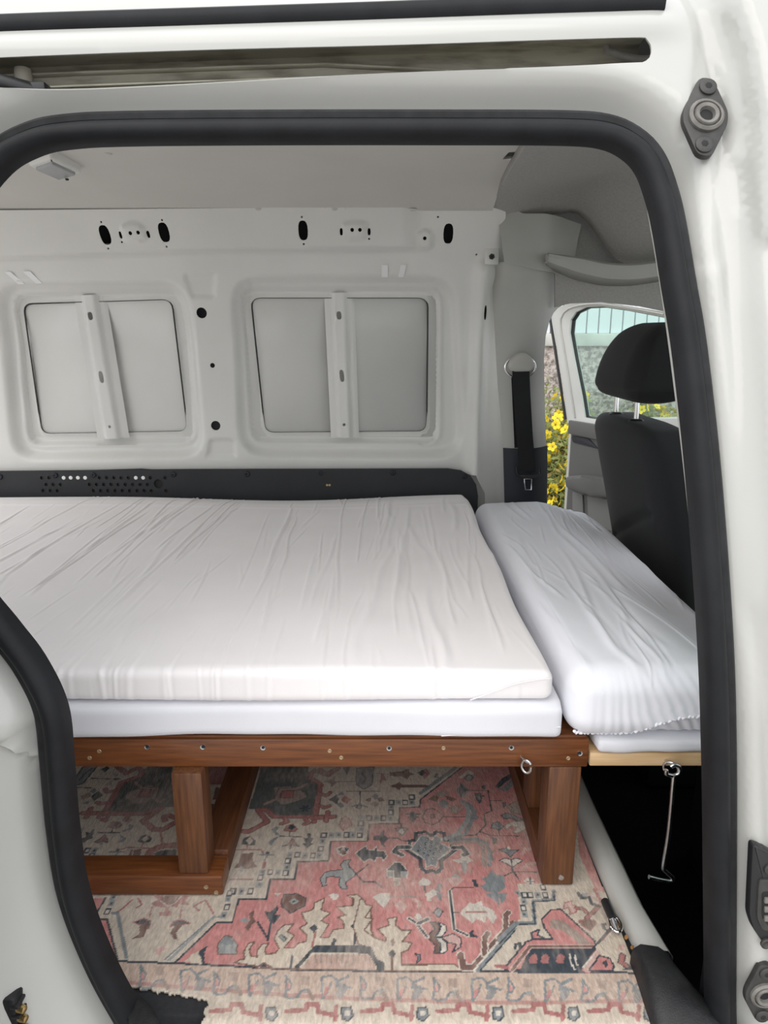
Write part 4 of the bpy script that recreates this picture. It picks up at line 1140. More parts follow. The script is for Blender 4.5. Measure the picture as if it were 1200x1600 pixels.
for pts in ([930, 60, 960, 35, 1060, 75, 1140, 20], [930, 60, 925, 95, 1005, 145, 955, 440], [1110, 400, 640, 400, 580, 345, 515, 345, 590, 440, 440, 520, 400, 515], [1060, 365, 1050, 435], [990, 215, 1050, 235, 1080, 210], [985, 310, 1040, 330, 1075, 315], [720, 405, 745, 440, 700, 455], [880, 410, 910, 450, 880, 460]):
    line('B', ROSE, pts, .0080 if len(pts) > 6 else .006, ed)
# lotus in the medallion
fill('A', TAUPE, [480, 250, 500, 210, 560, 190, 690, 150, 720, 200, 690, 250, 640, 290, 560, 300]); fill('A', ROSE, [600, 200, 690, 190, 670, 250, 580, 245], BROWN)
line('A', TAUPE, [560, 130, 600, 175, 730, 180, 700, 250, 740, 290, 780, 265], .006, BROWN)
fill('B', TAUPE, [640, 170, 760, 160, 880, 210, 900, 240, 840, 270, 740, 300, 690, 300, 660, 250]); fill('B', ROSE, [700, 195, 800, 195, 790, 250, 690, 250], BROWN)
line('B', TAUPE, [890, 145, 820, 180, 690, 185, 660, 260, 570, 300], .006, BROWN)
for k, x, y in (('A', 420, 310), ('B', 885, 335)):
    for t in range(6): q = math.pi * t / 3; line(k, SLATE, [x + 12 * math.cos(q), y + 8 * math.sin(q), x + 34 * math.cos(q), y + 22 * math.sin(q)], .004)
# ---- cream field motifs, left
fill('A', MID, [70, 120, 150, 10, 270, -5, 150, 140, 95, 155], SLATE, .003); line('A', SLATE, [120, 115, 170, 60, 220, 20], .004)
line('A', SLATE, [210, 100, 360, 105]); fill('A', SLATE, [375, 108, 410, 95, 445, 102, 415, 118]); fill('A', TAUPE, [330, 155, 360, 115, 385, 125, 370, 155]); fill('A', MID, [385, 60, 430, 70, 400, 90])
line('A', SLATE, [55, 172, 210, 175]); line('A', SLATE, [105, 175, 60, 240])
fill('A', MID, [205, 205, 240, 175, 265, 195, 235, 220]); fill('A', SLATE, [215, 240, 270, 200, 305, 235, 235, 280]); fill('A', TAUPE, [130, 240, 200, 210, 215, 240, 150, 270]); fill('A', MID, [140, 300, 200, 270, 190, 300])
fill('A', SLATE, [290, 30, 340, 0, 360, 20, 320, 55])
fill('A', ROSE, [345, 480, 380, 440, 440, 445, 455, 470, 410, 495], BROWN); fill('A', SLATE, [385, 470, 415, 435, 435, 455, 405, 480]); line('A', SLATE, [270, 525, 440, 527]); line('A', SLATE, [385, 490, 375, 520])
fill('A', MID, [440, 515, 510, 490, 505, 458, 545, 470, 540, 495, 470, 520]); fill('A', MID, [430, 535, 490, 570, 460, 605, 425, 600, 460, 575])
fill('A', SLATE, [145, 610, 140, 570, 175, 560, 170, 520, 205, 525, 235, 490, 245, 500, 225, 545, 230, 570, 195, 580])
fill('A', ROSE, [235, 600, 285, 575, 320, 540, 345, 580, 340, 605, 300, 590, 280, 605], SLATE); fill('A', GREY, [270, 615, 300, 590, 310, 610, 290, 628])
fill('A', SLATE, [575, 600, 600, 555, 650, 540, 690, 570, 670, 605]); fill('A', CREAM, [605, 580, 650, 548, 665, 575, 630, 600]); line('A', ROSE, [625, 605, 605, 640]); line('A', ROSE, [450, 660, 495, 642, 680, 650])
fill('A', BROWN, [495, 725, 530, 660, 610, 655, 595, 725]); line('A', PALEP, [545, 660, 530, 725], .002)
fill('A', SLATE, [405, 680, 415, 650, 440, 655, 430, 680]); line('A', MID, [355, 678, 470, 678]); line('A', MID, [430, 680, 390, 720])
line('A', ROSE, [755, 515, 770, 605], .004); fill('A', SLATE, [700, 690, 760, 665, 880, 655, 880, 715, 720, 715]); line('A', ROSE, [650, 720, 680, 670, 770, 630, 890, 625], .010, BROWN)
# ---- cream field motifs, middle
fill('B', MID, [620, 500, 660, 475, 680, 485, 660, 515, 690, 550, 650, 540]); fill('B', MID, [600, 605, 640, 565, 690, 555, 650, 585, 620, 630]); line('B', SLATE, [690, 553, 860, 560])
fill('B', ROSE, [720, 510, 740, 470, 790, 460, 825, 500, 800, 520], BROWN); fill('B', SLATE, [745, 490, 775, 460, 810, 480, 780, 505]); line('B', SLATE, [765, 515, 762, 550])
fill('B', ROSE, [705, 632, 755, 615, 785, 570, 815, 615, 840, 635, 785, 625], SLATE); fill('B', MID, [750, 640, 765, 620, 785, 640, 765, 662])
fill('B', SLATE, [900, 650, 855, 605, 890, 610, 870, 565, 900, 570, 905, 530, 930, 535, 930, 565, 955, 570, 930, 605, 950, 610])
fill('B', SLATE, [390, 620, 405, 570, 455, 550, 500, 590, 490, 625]); fill('B', CREAM, [420, 590, 455, 558, 480, 590, 450, 620]); line('B', ROSE, [435, 625, 430, 660]); line('B', ROSE, [340, 660, 540, 660, 560, 690])
fill('B', BROWN, [385, 690, 480, 685, 475, 750, 510, 795, 430, 810, 325, 800, 365, 760]); fill('B', GREY, [365, 820, 385, 780, 405, 800, 390, 840])
fill('B', SLATE, [565, 700, 585, 670, 610, 680, 595, 710]); line('B', MID, [530, 700, 635, 702]); line('B', MID, [590, 705, 568, 745]); line('B', ROSE, [300, 893, 480, 893]); line('B', ROSE, [568, 760, 558, 800], .005)
fill('C', SLATE, [70, 265, 130, 225, 150, 260, 130, 305]); fill('C', ROSE, [160, 270, 190, 235, 250, 265, 210, 300]); fill('C', MID, [130, 300, 160, 285, 190, 320, 160, 335]); fill('C', MID, [130, 235, 170, 200, 190, 230])
line('C', SLATE, [210, 200, 470, 200]); line('C', SLATE, [315, 200, 312, 300]); fill('C', MID, [280, 325, 312, 295, 330, 325, 305, 345], SLATE); line('C', SLATE, [250, 320, 290, 310]); line('C', SLATE, [325, 310, 370, 325])
fill('C', MID, [285, 20, 420, 5, 405, 150, 340, 185, 285, 150], SLATE, .003); line('C', SLATE, [345, 20, 330, 60, 360, 100, 335, 140], .005)
fill('C', BROWN, [355, 270, 400, 245, 400, 275, 375, 285]); fill('C', BROWN, [440, 255, 480, 245, 505, 275, 465, 285]); fill('C', MID, [400, 240, 440, 215, 460, 240, 430, 270]); fill('C', TAUPE, [385, 300, 430, 280, 465, 300, 430, 325])
line('C', SLATE, [40, 125, 280, 125]); fill('C', TAUPE, [40, 125, 90, 105, 120, 75, 115, 120, 140, 125, 110, 150, 90, 170, 85, 140])
fill('C', BROWN, [545, 50, 640, 45, 690, 20, 700, 50, 740, 65, 700, 80, 680, 110, 640, 85, 545, 80]); fill('C', ROSE, [780, 40, 830, 20, 860, 60, 820, 105, 790, 70]); fill('C', SLATE, [760, 55, 800, 30, 830, 55, 790, 80])
line('C', BROWN, [570, 160, 830, 160], .007); fill('C', BROWN, [570, 160, 620, 125, 645, 150, 620, 195]); fill('C', MID, [890, 90, 905, 55, 925, 65, 910, 85, 960, 100])
line('C', ROSE, [430, 60, 540, 65], .002); fill('C', ROSE, [465, 160, 475, 60, 500, 65, 520, 120, 490, 110]); fill('C', PALEP, [150, 470, 170, 420, 200, 395, 230, 420, 250, 470, 180, 515], ROSE); line('C', ROSE, [185, 510, 200, 430], .002)
line('C', ROSE, [-60, 410, 105, 402], .008, BROWN); line('C', ROSE, [60, 365, 50, 435], .007, BROWN); line('C', ROSE, [0, 30, 50, 65, 140, 20], .008, BROWN)
fill('C', SLATE, [180, 15, 240, 5, 225, 50, 205, 75, 195, 45])
# ---- square chain along the stepped edge
sq = [('B', [1030, 548, 1090, 548, 1148, 545, 1020, 595, 1007, 655, 1000, 705, 945, 705, 885, 705, 825, 703, 765, 700, 750, 748, 742, 797, 733, 845, 672, 840, 612, 838, 550, 838, 535, 880, 527, 935, 460, 985, 390, 985, 320, 985]),
      ('C', [148, 545, 205, 545, 258, 545, 310, 548, 318, 500, 320, 455, 323, 410, 383, 412, 440, 412, 497, 412, 550, 412, 553, 368, 553, 325, 557, 288, 612, 290, 665, 290, 718, 290, 717, 248]),
      ('F', [85, 45, 75, 110, 50, 175, 95, 0]), ('E', [275, 80, 240, 145, 290, 30]), ('H', [195, 15, 190, 65, 190, 115, 195, 165, 245, 15, 300, 15, 355, 15]),
      ('A', [125, 510, 105, 545, 125, 665, 185, 665, 240, 665, 215, 710, 70, 560]), ('D', [840, 955, 640, 1000])]
n_s = 0
for k, f in sq:
    for i in range(0, len(f), 2):
        x, y = fl2(k, f[i], f[i + 1]); h = .0048 * (y / .95) ; hy = .0052 * (y / .95) * 1.25
        dk = n_s % 2 == 0; n_s += 1
        def R4(s): return [(x - h * s, y - hy * s), (x + h * s, y - hy * s), (x + h * s, y + hy * s), (x - h * s, y + hy * s)]
        fillw(R4(1.0), SLATE if dk else GREY); fillw(R4(.55), LIGHT if dk else MID)
        if not dk: fillw(R4(.28), SLATE)
# ---- pink field motifs
fill('C', MID, [780, 540, 830, 545, 870, 580, 905, 540, 950, 570, 945, 600, 1030, 655, 920, 740, 905, 800, 870, 780, 825, 800, 815, 735, 700, 655, 745, 600], None)
P = W('C', [745, 530, 825, 520, 875, 550, 905, 520, 970, 530, 970, 585, 1025, 590, 1025, 635, 1060, 660, 945, 745, 950, 800, 915, 838, 870, 820, 830, 835, 790, 800, 785, 735, 675, 660, 700, 635, 700, 590, 750, 585])
strokew(P, LIGHT, .0075, True); strokew(P, SLATE, .0055, True)
Q = W('C', [790, 548, 835, 548, 872, 585, 905, 548, 945, 572, 942, 605, 1025, 655, 920, 738, 908, 795, 870, 778, 828, 798, 818, 735, 705, 655, 748, 605]); fillw(Q, MID); strokew(Q, LIGHT, .0016, True)
strokew(P, SLATE, .0065, True)
fillw(Q, (.27, .29, .30)); strokew(Q, LIGHT, .0014, True)
for (x, y) in [(835, 580), (870, 600), (908, 618), (945, 640), (825, 612), (862, 635), (900, 655), (938, 672), (780, 632), (817, 652), (853, 672), (890, 692), (772, 665), (805, 690), (840, 708), (880, 730)]:
    fill('C', SLATE, [x - 13, y + 4, x, y - 14, x + 14, y - 4, x, y + 14]); fill('C', LIGHT, [x - 5, y + 2, x, y - 6, x + 6, y - 1, x, y + 6])
line('C', SLATE, [700, 640, 610, 640, 580, 675, 640, 700], .0075, LIGHT); line('C', SLATE, [1040, 645, 1110, 640, 1150, 690, 1120, 700], .0075, LIGHT)
fill('C', LIGHT, [1035, 740, 1080, 735, 1115, 710, 1150, 710, 1195, 745, 1150, 765, 1110, 760, 1080, 765]); fill('C', GREY, [1110, 740, 1140, 740, 1150, 800, 1135, 860, 1105, 800]); fill('C', TAUPE, [1045, 815, 1110, 830, 1090, 850]); fill('C', TAUPE, [1150, 830, 1200, 815, 1180, 850])
fill('C', SLATE, [275, 690, 360, 630, 370, 660, 420, 665, 440, 630, 450, 670, 500, 670, 525, 710, 490, 755, 485, 720, 440, 720, 430, 755, 385, 730, 345, 760], LIGHT, .0014)
fill('C', SLATE, [415, 555, 470, 545, 490, 505, 505, 510, 500, 545, 545, 570, 500, 605, 510, 640, 485, 630, 470, 590, 415, 585])
line('C', SLATE, [550, 568, 610, 570, 640, 590, 690, 592], .0022)
fill('C', LIGHT, [590, 505, 635, 480, 685, 500, 640, 550], SLATE); line('C', SLATE, [633, 455, 633, 495]); fill('C', ROSE, [585, 490, 630, 485, 600, 520], SLATE); fill('C', ROSE, [640, 485, 688, 490, 665, 520], SLATE)
fill('C', LIGHT, [128, 650, 180, 630, 230, 650, 220, 690, 178, 715, 135, 690]); fill('C', SLATE, [135, 655, 178, 640, 160, 680]); fill('C', SLATE, [185, 640, 225, 650, 205, 685]); fill('C', BROWN, [150, 685, 180, 655, 210, 690, 180, 705])
fill('C', GREY, [0, 890, 40, 840, 90, 825, 180, 820, 160, 780, 190, 745, 240, 740, 220, 770, 230, 800, 290, 850, 200, 920, 215, 965, 170, 970, 145, 930, 160, 880, 90, 870, 50, 880, 50, 940, 20, 950], SLATE, .0016)
line('C', SLATE, [220, 780, 335, 912, 430, 912, 480, 955], .0024); line('C', SLATE, [285, 850, 380, 775], .0022)
fill('C', SLATE, [520, 820, 580, 760, 630, 760, 685, 825, 685, 860, 650, 880, 520, 880], LIGHT, .0014); fill('C', GREY, [525, 825, 575, 825, 575, 880, 525, 875], LIGHT, .001); fill('C', GREY, [630, 830, 680, 830, 680, 880, 630, 880], LIGHT, .001); fill('C', TAUPE, [575, 885, 625, 885, 620, 935, 585, 940], LIGHT, .0012)
fill('C', LIGHT, [765, 920, 800, 880, 840, 890, 870, 915, 850, 940, 780, 940]); line('C', SLATE, [815, 940, 825, 1000]); fill('C', MID, [905, 980, 925, 920, 960, 930, 940, 960, 950, 1000]); fill('C', LIGHT, [840, 1000, 880, 965, 920, 990, 900, 1020])
fill('C', GREY, [1010, 880, 1060, 845, 1100, 880, 1060, 920]); fill('C', PALEP, [985, 885, 1050, 870, 1130, 890, 1070, 945, 1030, 935])
line('C', SLATE, [1000, 1000, 1045, 957, 1200, 957], .0024)
fill('C', PINK, [800, 400, 830, 345, 880, 335, 920, 355, 965, 395, 930, 440, 880, 465, 820, 445], SLATE, .0022); fill('C', ROSE, [860, 385, 890, 380, 900, 405, 870, 415], SLATE); line('C', SLATE, [965, 402, 1130, 402], .002)
line('C', SLATE, [675, 380, 790, 380], .0022); line('C', SLATE, [690, 405, 770, 405], .0022); fill('C', SLATE, [700, 370, 730, 355, 760, 400, 730, 450, 700, 420])
fill('C', BROWN, [845, 265, 890, 230, 930, 245, 910, 285]); fill('C', BROWN, [980, 235, 1070, 260, 1040, 280, 985, 265]); fill('C', MID, [915, 300, 960, 260, 1010, 295, 990, 330, 950, 325]); fill('C', TAUPE, [880, 220, 960, 190, 1010, 210, 960, 250])
fill('C', TAUPE, [1000, 340, 1060, 310, 1120, 340, 1060, 385], ROSE); fill('C', LIGHT, [1080, 95, 1155, 35, 1200, 55, 1200, 75, 1150, 65, 1110, 100]); fill('C', GREY, [1130, 95, 1160, 70, 1200, 85, 1180, 115, 1145, 115], SLATE)
fill('C', MID, [1060, 190, 1110, 140, 1165, 190, 1110, 260]); fill('C', SLATE, [1095, 130, 1125, 175, 1160, 190, 1115, 215, 1095, 260, 1085, 195])
# curved grey ribbon
line('D', GREY, [80, 575, 180, 530, 250, 430, 262, 360, 245, 310, 205, 285], .0085); line('D', MID, [120, 590, 230, 540, 285, 440, 300, 370, 280, 310, 215, 280], .0070)
line('D', TAUPE, [130, 610, 200, 590, 340, 600, 375, 650, 385, 780], .0085); line('D', MID, [150, 580, 330, 575, 400, 610, 425, 680, 425, 780], .0060)
fill('D', MID, [300, 350, 330, 350, 315, 380, 340, 410, 310, 430]); fill('D', MID, [420, 680, 460, 665, 440, 700, 465, 735, 430, 750])
line('D', SLATE, [265, 195, 410, 195, 440, 355, 380, 380, 395, 465, 320, 545, 235, 550], .0026); line('D', SLATE, [345, 515, 430, 550, 650, 552], .0024); line('D', SLATE, [430, 275, 520, 275], .0024)
fill('D', SLATE, [520, 285, 550, 285, 555, 320, 530, 330]); fill('D', SLATE, [440, 560, 480, 570, 480, 610, 450, 620]); fill('D', SLATE, [360, 160, 395, 150, 390, 190, 365, 185])
fill('D', SLATE, [305, 215, 360, 215, 365, 280, 345, 300, 320, 270]); fill('D', GREY, [335, 220, 350, 225, 350, 270, 338, 265]); line('D', SLATE, [290, 235, 385, 240], .002)
fill('D', SLATE, [470, 160, 520, 100, 590, 60, 600, 90, 540, 140, 490, 180]); fill('D', MID, [480, 190, 540, 160, 600, 100, 610, 150, 560, 200])
fill('D', MID, [515, 390, 560, 370, 620, 390, 690, 425, 640, 435, 590, 410, 540, 420], SLATE); fill('D', LIGHT, [540, 470, 600, 440, 700, 440, 720, 490, 640, 530, 610, 525, 640, 480, 590, 475, 560, 500], TAUPE); fill('D', TAUPE, [560, 320, 620, 280, 690, 340, 690, 390, 600, 370], BROWN)
fill('D', MID, [435, 490, 450, 450, 490, 440, 535, 480, 500, 505], SLATE); line('D', SLATE, [490, 500, 500, 548], .002)
fill('D', MID, [495, 660, 560, 645, 580, 665, 655, 660, 610, 690, 590, 720, 555, 685], SLATE); fill('D', LIGHT, [560, 640, 575, 630, 590, 650, 575, 665]); fill('D', LIGHT, [500, 745, 540, 725, 590, 735, 640, 725, 685, 745, 640, 770, 600, 800, 560, 770], SLATE); line('D', SLATE, [590, 735, 605, 825, 650, 885], .0030); line('D', SLATE, [540, 865, 610, 830, 790, 835], .0022)
line('D', PALEP, [680, 690, 700, 655, 770, 650], .006); line('D', PALEP, [700, 800, 720, 770, 790, 765], .006); line('D', PALEP, [715, 530, 800, 760, 830, 900], .004)
fill('D', MID, [360, 885, 410, 865, 440, 815, 470, 850, 540, 865, 545, 960, 480, 1000, 400, 990, 350, 945, 400, 920]); fill('D', LIGHT, [690, 905, 720, 880, 745, 880, 780, 910, 750, 935, 715, 925]); line('D', SLATE, [740, 880, 742, 930], .0026); line('D', SLATE, [715, 910, 775, 908], .0026)
fill('D', SLATE, [285, 895, 315, 895, 340, 950, 310, 955]); fill('D', TAUPE, [800, 800, 830, 800, 860, 950, 810, 900])
# ---- front pink motifs
fill('F', GREY, [5, 480, 0, 400, 60, 330, 110, 340, 155, 400, 150, 480], BROWN); fill('F', MID, [25, 390, 60, 335, 105, 345, 130, 390, 70, 410])
fill('F', SLATE, [365, 140, 410, 150, 470, 95, 475, 130, 450, 170, 500, 170, 440, 240, 410, 230]); line('F', SLATE, [420, 230, 390, 370], .003); line('F', SLATE, [315, 228, 395, 360], .003)
fill('F', BROWN, [245, 155, 290, 135, 275, 185, 305, 220, 265, 250, 245, 300, 210, 270, 255, 215]); fill('F', GREY, [170, 210, 215, 190, 255, 210, 215, 235])
fill('F', BROWN, [500, 60, 520, 10, 620, 5, 690, 40, 680, 100, 620, 130, 570, 160, 530, 120, 500, 110], SLATE); fill('F', GREY, [555, 65, 600, 40, 640, 65, 595, 90]); fill('F', SLATE, [580, 65, 600, 55, 612, 68, 595, 78])
fill('F', LIGHT, [870, 15, 910, 0, 950, 15, 935, 50, 900, 55]); fill('F', LIGHT, [440, 0, 500, 0, 470, 25])
cl = (.62, .53, .43)
fill('F', cl, [130, 545, 180, 520, 215, 515, 205, 460, 240, 395, 290, 380, 250, 440, 260, 490, 310, 500, 310, 450, 350, 400, 405, 390, 370, 440, 380, 480, 450, 470, 480, 435, 445, 360, 465, 300, 520, 250, 595, 240, 545, 300, 600, 330, 560, 380, 520, 425, 600, 430, 630, 390, 690, 380, 700, 330, 640, 270, 700, 240, 655, 155, 745, 130, 760, 75, 835, 40, 810, 130, 880, 155, 810, 215, 870, 245, 800, 350, 870, 345, 905, 285, 990, 275, 980, 215, 940, 190, 1000, 170, 930, 110, 1060, 95, 1060, 40, 1010, 20, 1090, 10, 1150, 60, 1140, 110, 1200, 110, 1200, 300, 1280, 420, 1300, 600, 300, 590, 360, 545, 440, 590], BROWN, .0022)
line('F', ROSE, [740, 420, 765, 300], .003); fill('F', SLATE, [715, 275, 755, 240, 785, 275, 750, 310]); fill('F', SLATE, [1035, 260, 1070, 225, 1105, 260, 1075, 295]); line('F', SLATE, [1072, 290, 1068, 400], .003); fill('F', GREY, [480, 340, 500, 325, 540, 355, 520, 380], SLATE)
fill('F', SLATE, [600, 580, 730, 440, 770, 405, 1200, 405, 1250, 470, 1320, 600, 1260, 600, 1170, 465, 740, 465, 630, 590]); fill('F', (.52, .36, .30), [650, 590, 745, 480, 1160, 480, 1220, 540, 1240, 600])
for x in range(770, 1170, 42): line('F', TAUPE, [x, 480, x - 6, 545], .0025)
fill('F', SLATE, [890, 405, 900, 350, 930, 360, 915, 405]); fill('F', SLATE, [1105, 405, 1115, 350, 1135, 360, 1130, 405]); fill('F', SLATE, [560, 590, 575, 480, 590, 480, 585, 590]); fill('F', SLATE, [330, 580, 360, 545, 395, 580])
fill('G', cl, [-40, 260, 20, 30, 60, 90, 110, 100, 55, 190, 110, 200, 45, 290, 130, 350, 210, 375, 215, 350, 150, 280, 240, 250, 225, 200, 300, 185, 290, 250, 340, 290, 415, 290, 340, 380, 420, 385, 390, 440, 335, 465, 340, 560, 750, 555, 810, 605, 200, 605, 130, 500, 60, 420, 0, 400], BROWN, .0022)
fill('G', SLATE, [0, 470, 0, 400, 100, 420, 150, 520, 205, 540, 205, 605, 145, 605, 140, 540, 75, 470]); fill('G', (.52, .36, .30), [-10, 490, 70, 480, 130, 550, 135, 605, -10, 605])
fill('G', SLATE, [230, 470, 265, 440, 295, 475, 265, 510]); line('G', BROWN, [265, 500, 262, 600], .003); fill('G', TAUPE, [250, 370, 275, 350, 290, 390, 265, 415])
fill('G', LIGHT, [790, 155, 870, 70, 900, 85, 960, 60, 970, 100, 1050, 130, 1080, 190, 1050, 240, 1000, 180, 990, 230, 920, 200, 890, 235, 850, 200]); line('G', ROSE, [840, 148, 1000, 148], .0024)
line('G', SLATE, [715, -20, 745, 280, 855, 330], .003, LIGHT); line('G', SLATE, [740, 150, 785, 150], .002); fill('G', SLATE, [865, 340, 870, 300, 905, 280, 895, 320, 940, 340, 930, 350])
fill('G', BROWN, [560, 225, 610, 225, 640, 260, 625, 300, 600, 345, 640, 390, 635, 470, 590, 470, 600, 410, 540, 345, 560, 310, 600, 280], SLATE); fill('G', LIGHT, [625, 225, 680, 250, 690, 290, 650, 340, 600, 345, 630, 300, 645, 260], SLATE); fill('G', LIGHT, [600, 348, 650, 350, 690, 390, 690, 450, 660, 470, 640, 470, 645, 400], SLATE); fill('G', PALEP, [655, 345, 740, 315, 800, 350, 800, 420, 735, 460, 765, 400, 700, 385], SLATE)
line('G', SLATE, [395, 195, 455, 235, 535, 340], .0034, LIGHT); line('G', SLATE, [470, 235, 545, 200], .0050, LIGHT); fill('G', LIGHT, [435, 190, 465, 150, 500, 190, 465, 215])
fill('G', GREY, [585, 150, 620, 110, 660, 140, 630, 190], SLATE); fill('G', LIGHT, [530, 60, 525, 0, 580, -20, 600, 10, 560, 40, 580, 65]); fill('G', MID, [600, -10, 650, 0, 650, 60, 620, 40]); fill('G', LIGHT, [110, 30, 170, 0, 250, 0, 240, 60, 200, 110, 150, 70]); fill('G', PALEP, [280, 90, 330, 50, 385, 100, 335, 165]); line('G', TAUPE, [250, 25, 510, 28], .002); line('G', PALEP, [430, 50, 480, 70, 470, 110], .006)
fill('G', MID, [1000, 0, 1150, 0, 1140, 60, 1100, 100, 1070, 60, 1000, 20])
fill('G', MID, [440, 470, 485, 480, 485, 520, 455, 545, 465, 500], SLATE)
line('G', BROWN, [800, 480, 815, 580, 900, 580, 1200, 230], .0085, LIGHT); line('G', BROWN, [1010, 315, 985, 350, 985, 480], .007, LIGHT); line('G', BROWN, [1170, 155, 1130, 190, 1140, 290], .007, LIGHT)
line('G', LIGHT, [920, 605, 1215, 250], .0075); line('G', MID, [935, 605, 1215, 280], .0065); line('G', SLATE, [948, 605, 1220, 296], .0020)
line('H', MID, [0, 370, 130, 235, 275, 235, 265, 60, 425, 50, 425, -20], .006); line('H', SLATE, [0, 395, 140, 245, 280, 240, 262, 65, 430, 58, 425, -20], .0022)
# left corner
fill('E', ROSE, [580, 80, 640, 50, 600, 20, 880, 20, 850, 60, 880, 90, 800, 85, 790, 110, 730, 100, 720, 130, 750, 150, 740, 175, 650, 175, 645, 150, 690, 150, 690, 110, 620, 105]); fill('E', BROWN, [660, 65, 680, 20, 820, 20, 770, 75, 715, 100], LIGHT, .0014)
line('E', ROSE, [330, 145, 440, 50], .003); line('E', ROSE, [480, 40, 510, 90, 470, 115], .003); line('E', ROSE, [1010, 60, 1070, 160], .003); line('E', ROSE, [1000, 55, 915, 100, 955, 135], .003)
line('E', ROSE, [590, 110, 570, 190], .0024); line('E', ROSE, [820, 110, 810, 190], .0024)
for dx, pts in ((0, [450, 225, 530, 195, 580, 215, 570, 275, 540, 260, 480, 245]), (0, [725, 265, 760, 215, 830, 205, 890, 235, 800, 250, 760, 255])): fill('E', SLATE, pts, ROSE)
fill('E', BROWN, [490, 260, 550, 220, 560, 270, 520, 345, 425, 360, 490, 320]); fill('E', BROWN, [770, 250, 800, 220, 820, 255, 775, 310, 795, 365, 760, 360, 730, 310])
fill('E', PALEP, [620, 480, 620, 440, 680, 410, 710, 440, 670, 450, 650, 490]); fill('E', CREAM, [180, 500, 220, 480, 240, 515, 200, 520]); fill('E', SLATE, [150, 410, 175, 385, 190, 450, 170, 460])
fill('E', cl, [840, 540, 900, 480, 980, 440, 1000, 560]); fill('E', SLATE, [950, 480, 960, 450, 1030, 410, 1000, 460, 1000, 560, 980, 565, 975, 510])
# right corner medallion
fill('H', PINK, [0, 575, 45, 580, 210, 380, 270, 360, 420, 360, 350, 270, 330, 205, 405, 130, 480, 125, 745, 375, 745, 420, 640, 600, 70, 605], SLATE, .0026)
fill('H', TAUPE, [395, 230, 410, 200, 500, 215, 620, 310, 720, 400, 620, 400, 550, 330, 480, 290, 400, 270]); fill('H', PINK, [260, 360, 250, 310, 310, 285, 300, 330, 370, 360], SLATE, .0026)
fill('H', SLATE, [160, 600, 240, 430, 740, 430, 700, 500, 640, 600]); line('H', BROWN, [100, 600, 240, 415, 740, 415], .0040, PALEP)
for x in (260, 350, 470): fill('H', ROSE, [x - 30, 545, x - 20, 490, x + 15, 475, x + 40, 500, x + 30, 550])
line('H', LIGHT, [550, 480, 555, 540, 590, 600], .0024); line('H', LIGHT, [590, 485, 600, 560, 640, 570, 720, 500], .0024)
line('H', SLATE, [640, 590, 885, 290], .011); line('H', PALEP, [680, 600, 905, 300], .009, ROSE); line('H', LIGHT, [655, 580, 880, 300], .002)
fill('H', cl, [745, 420, 900, 300, 1000, 420, 1030, 480, 1000, 560, 940, 600, 900, 600]); fill('H', PINK, [700, 605, 780, 490, 860, 510, 895, 570, 885, 605], SLATE, .0024); fill('H', SLATE, [800, 545, 830, 525, 850, 565, 830, 585])
line('H', SLATE, [860, 300, 820, 280, 805, 245, 830, 240], .004); fill('H', SLATE, [960, 605, 1000, 560, 1050, 570, 1040, 605]); line('H', ROSE, [960, 490, 950, 540, 990, 570], .006, SLATE)
fill('H', PALEP, [910, 450, 940, 395, 985, 410, 965, 450]); fill('H', PALEP, [510, 75, 565, 60, 570, 90, 600, 100, 600, 150, 550, 165, 545, 115, 500, 120], ROSE); fill('H', BROWN, [620, 215, 690, 200, 750, 215, 750, 250, 710, 295, 640, 250], ROSE); line('H', ROSE, [605, 115, 650, 120, 700, 165], .004, BROWN); line('H', ROSE, [680, 195, 780, 100], .004, BROWN)
line('H', SLATE, [620, 0, 640, 35, 700, 30, 720, 80, 770, 100], .006); fill('H', GREY, [640, 0, 690, 0, 690, 25, 650, 25]); line('H', ROSE, [-20, 570, 60, 580], .006)
line('H', SLATE, [120, 430, 130, 400, 165, 395, 160, 430], .004); fill('H', PINK, [0, 0, 140, 0, 160, 190, 60, 230, 0, 330])
line('H', BROWN, [0, 350, 50, 290, 50, 170, 70, 150], .007, LIGHT); line('H', MID, [0, 365, 60, 300, 135, 235], .006); fill('H', MID, [0, 0, 60, 0, 40, 60, 10, 90])
# ---- border figures
def bfig(px, py, s=1., flip=False):
    def T(f): return [fl2(None, px + (f[i] * (-1 if flip else 1)) * s, py + f[i + 1] * s) for i in range(0, len(f), 2)]
    strokew(T([-16, 20, -17, -12, -2, -15, 8, -6, 6, 2]), MID, .0032); strokew(T([-15, 21, -6, 6, -3, -4]), MID, .0026)
    fillw(T([-15, 18, -13, 4, -5, 2, -8, 12]), PINK, .85); fillw(T([4, 20, 10, -4, 20, -2, 22, 8, 14, 20]), MID, .8); strokew(T([8, -6, 24, -14]), MID, .004); strokew(T([8, 0, 28, 4]), MID, .0035)
def bfig2(px, py, s=1.):
    def T(f): return [fl2(None, px + f[i] * s, py + f[i + 1] * s) for i in range(0, len(f), 2)]
    strokew(T([-12, -16, -11, 2, -14, 16, -6, 20, 6, 18, 12, 8, 22, 6]), MID, .0032); strokew(T([-12, -16, -3, -2, -6, 6, -12, 6]), MID, .0026); fillw(T([-10, -6, -4, 0, -7, 5, -11, 4]), PINK, .85)
    fillw(T([10, -16, 26, -14, 24, 0, 12, -2]), TAUPE, .7); fillw(T([16, 4, 26, 4, 26, 12, 16, 12]), GREY, .8); strokew(T([24, 10, 30, 20]), TAUPE, .005)
for (px, py) in [(300, 1534), (406, 1540), (520, 1544), (638, 1546), (754, 1547), (868, 1549), (983, 1552)]: bfig(px, py)
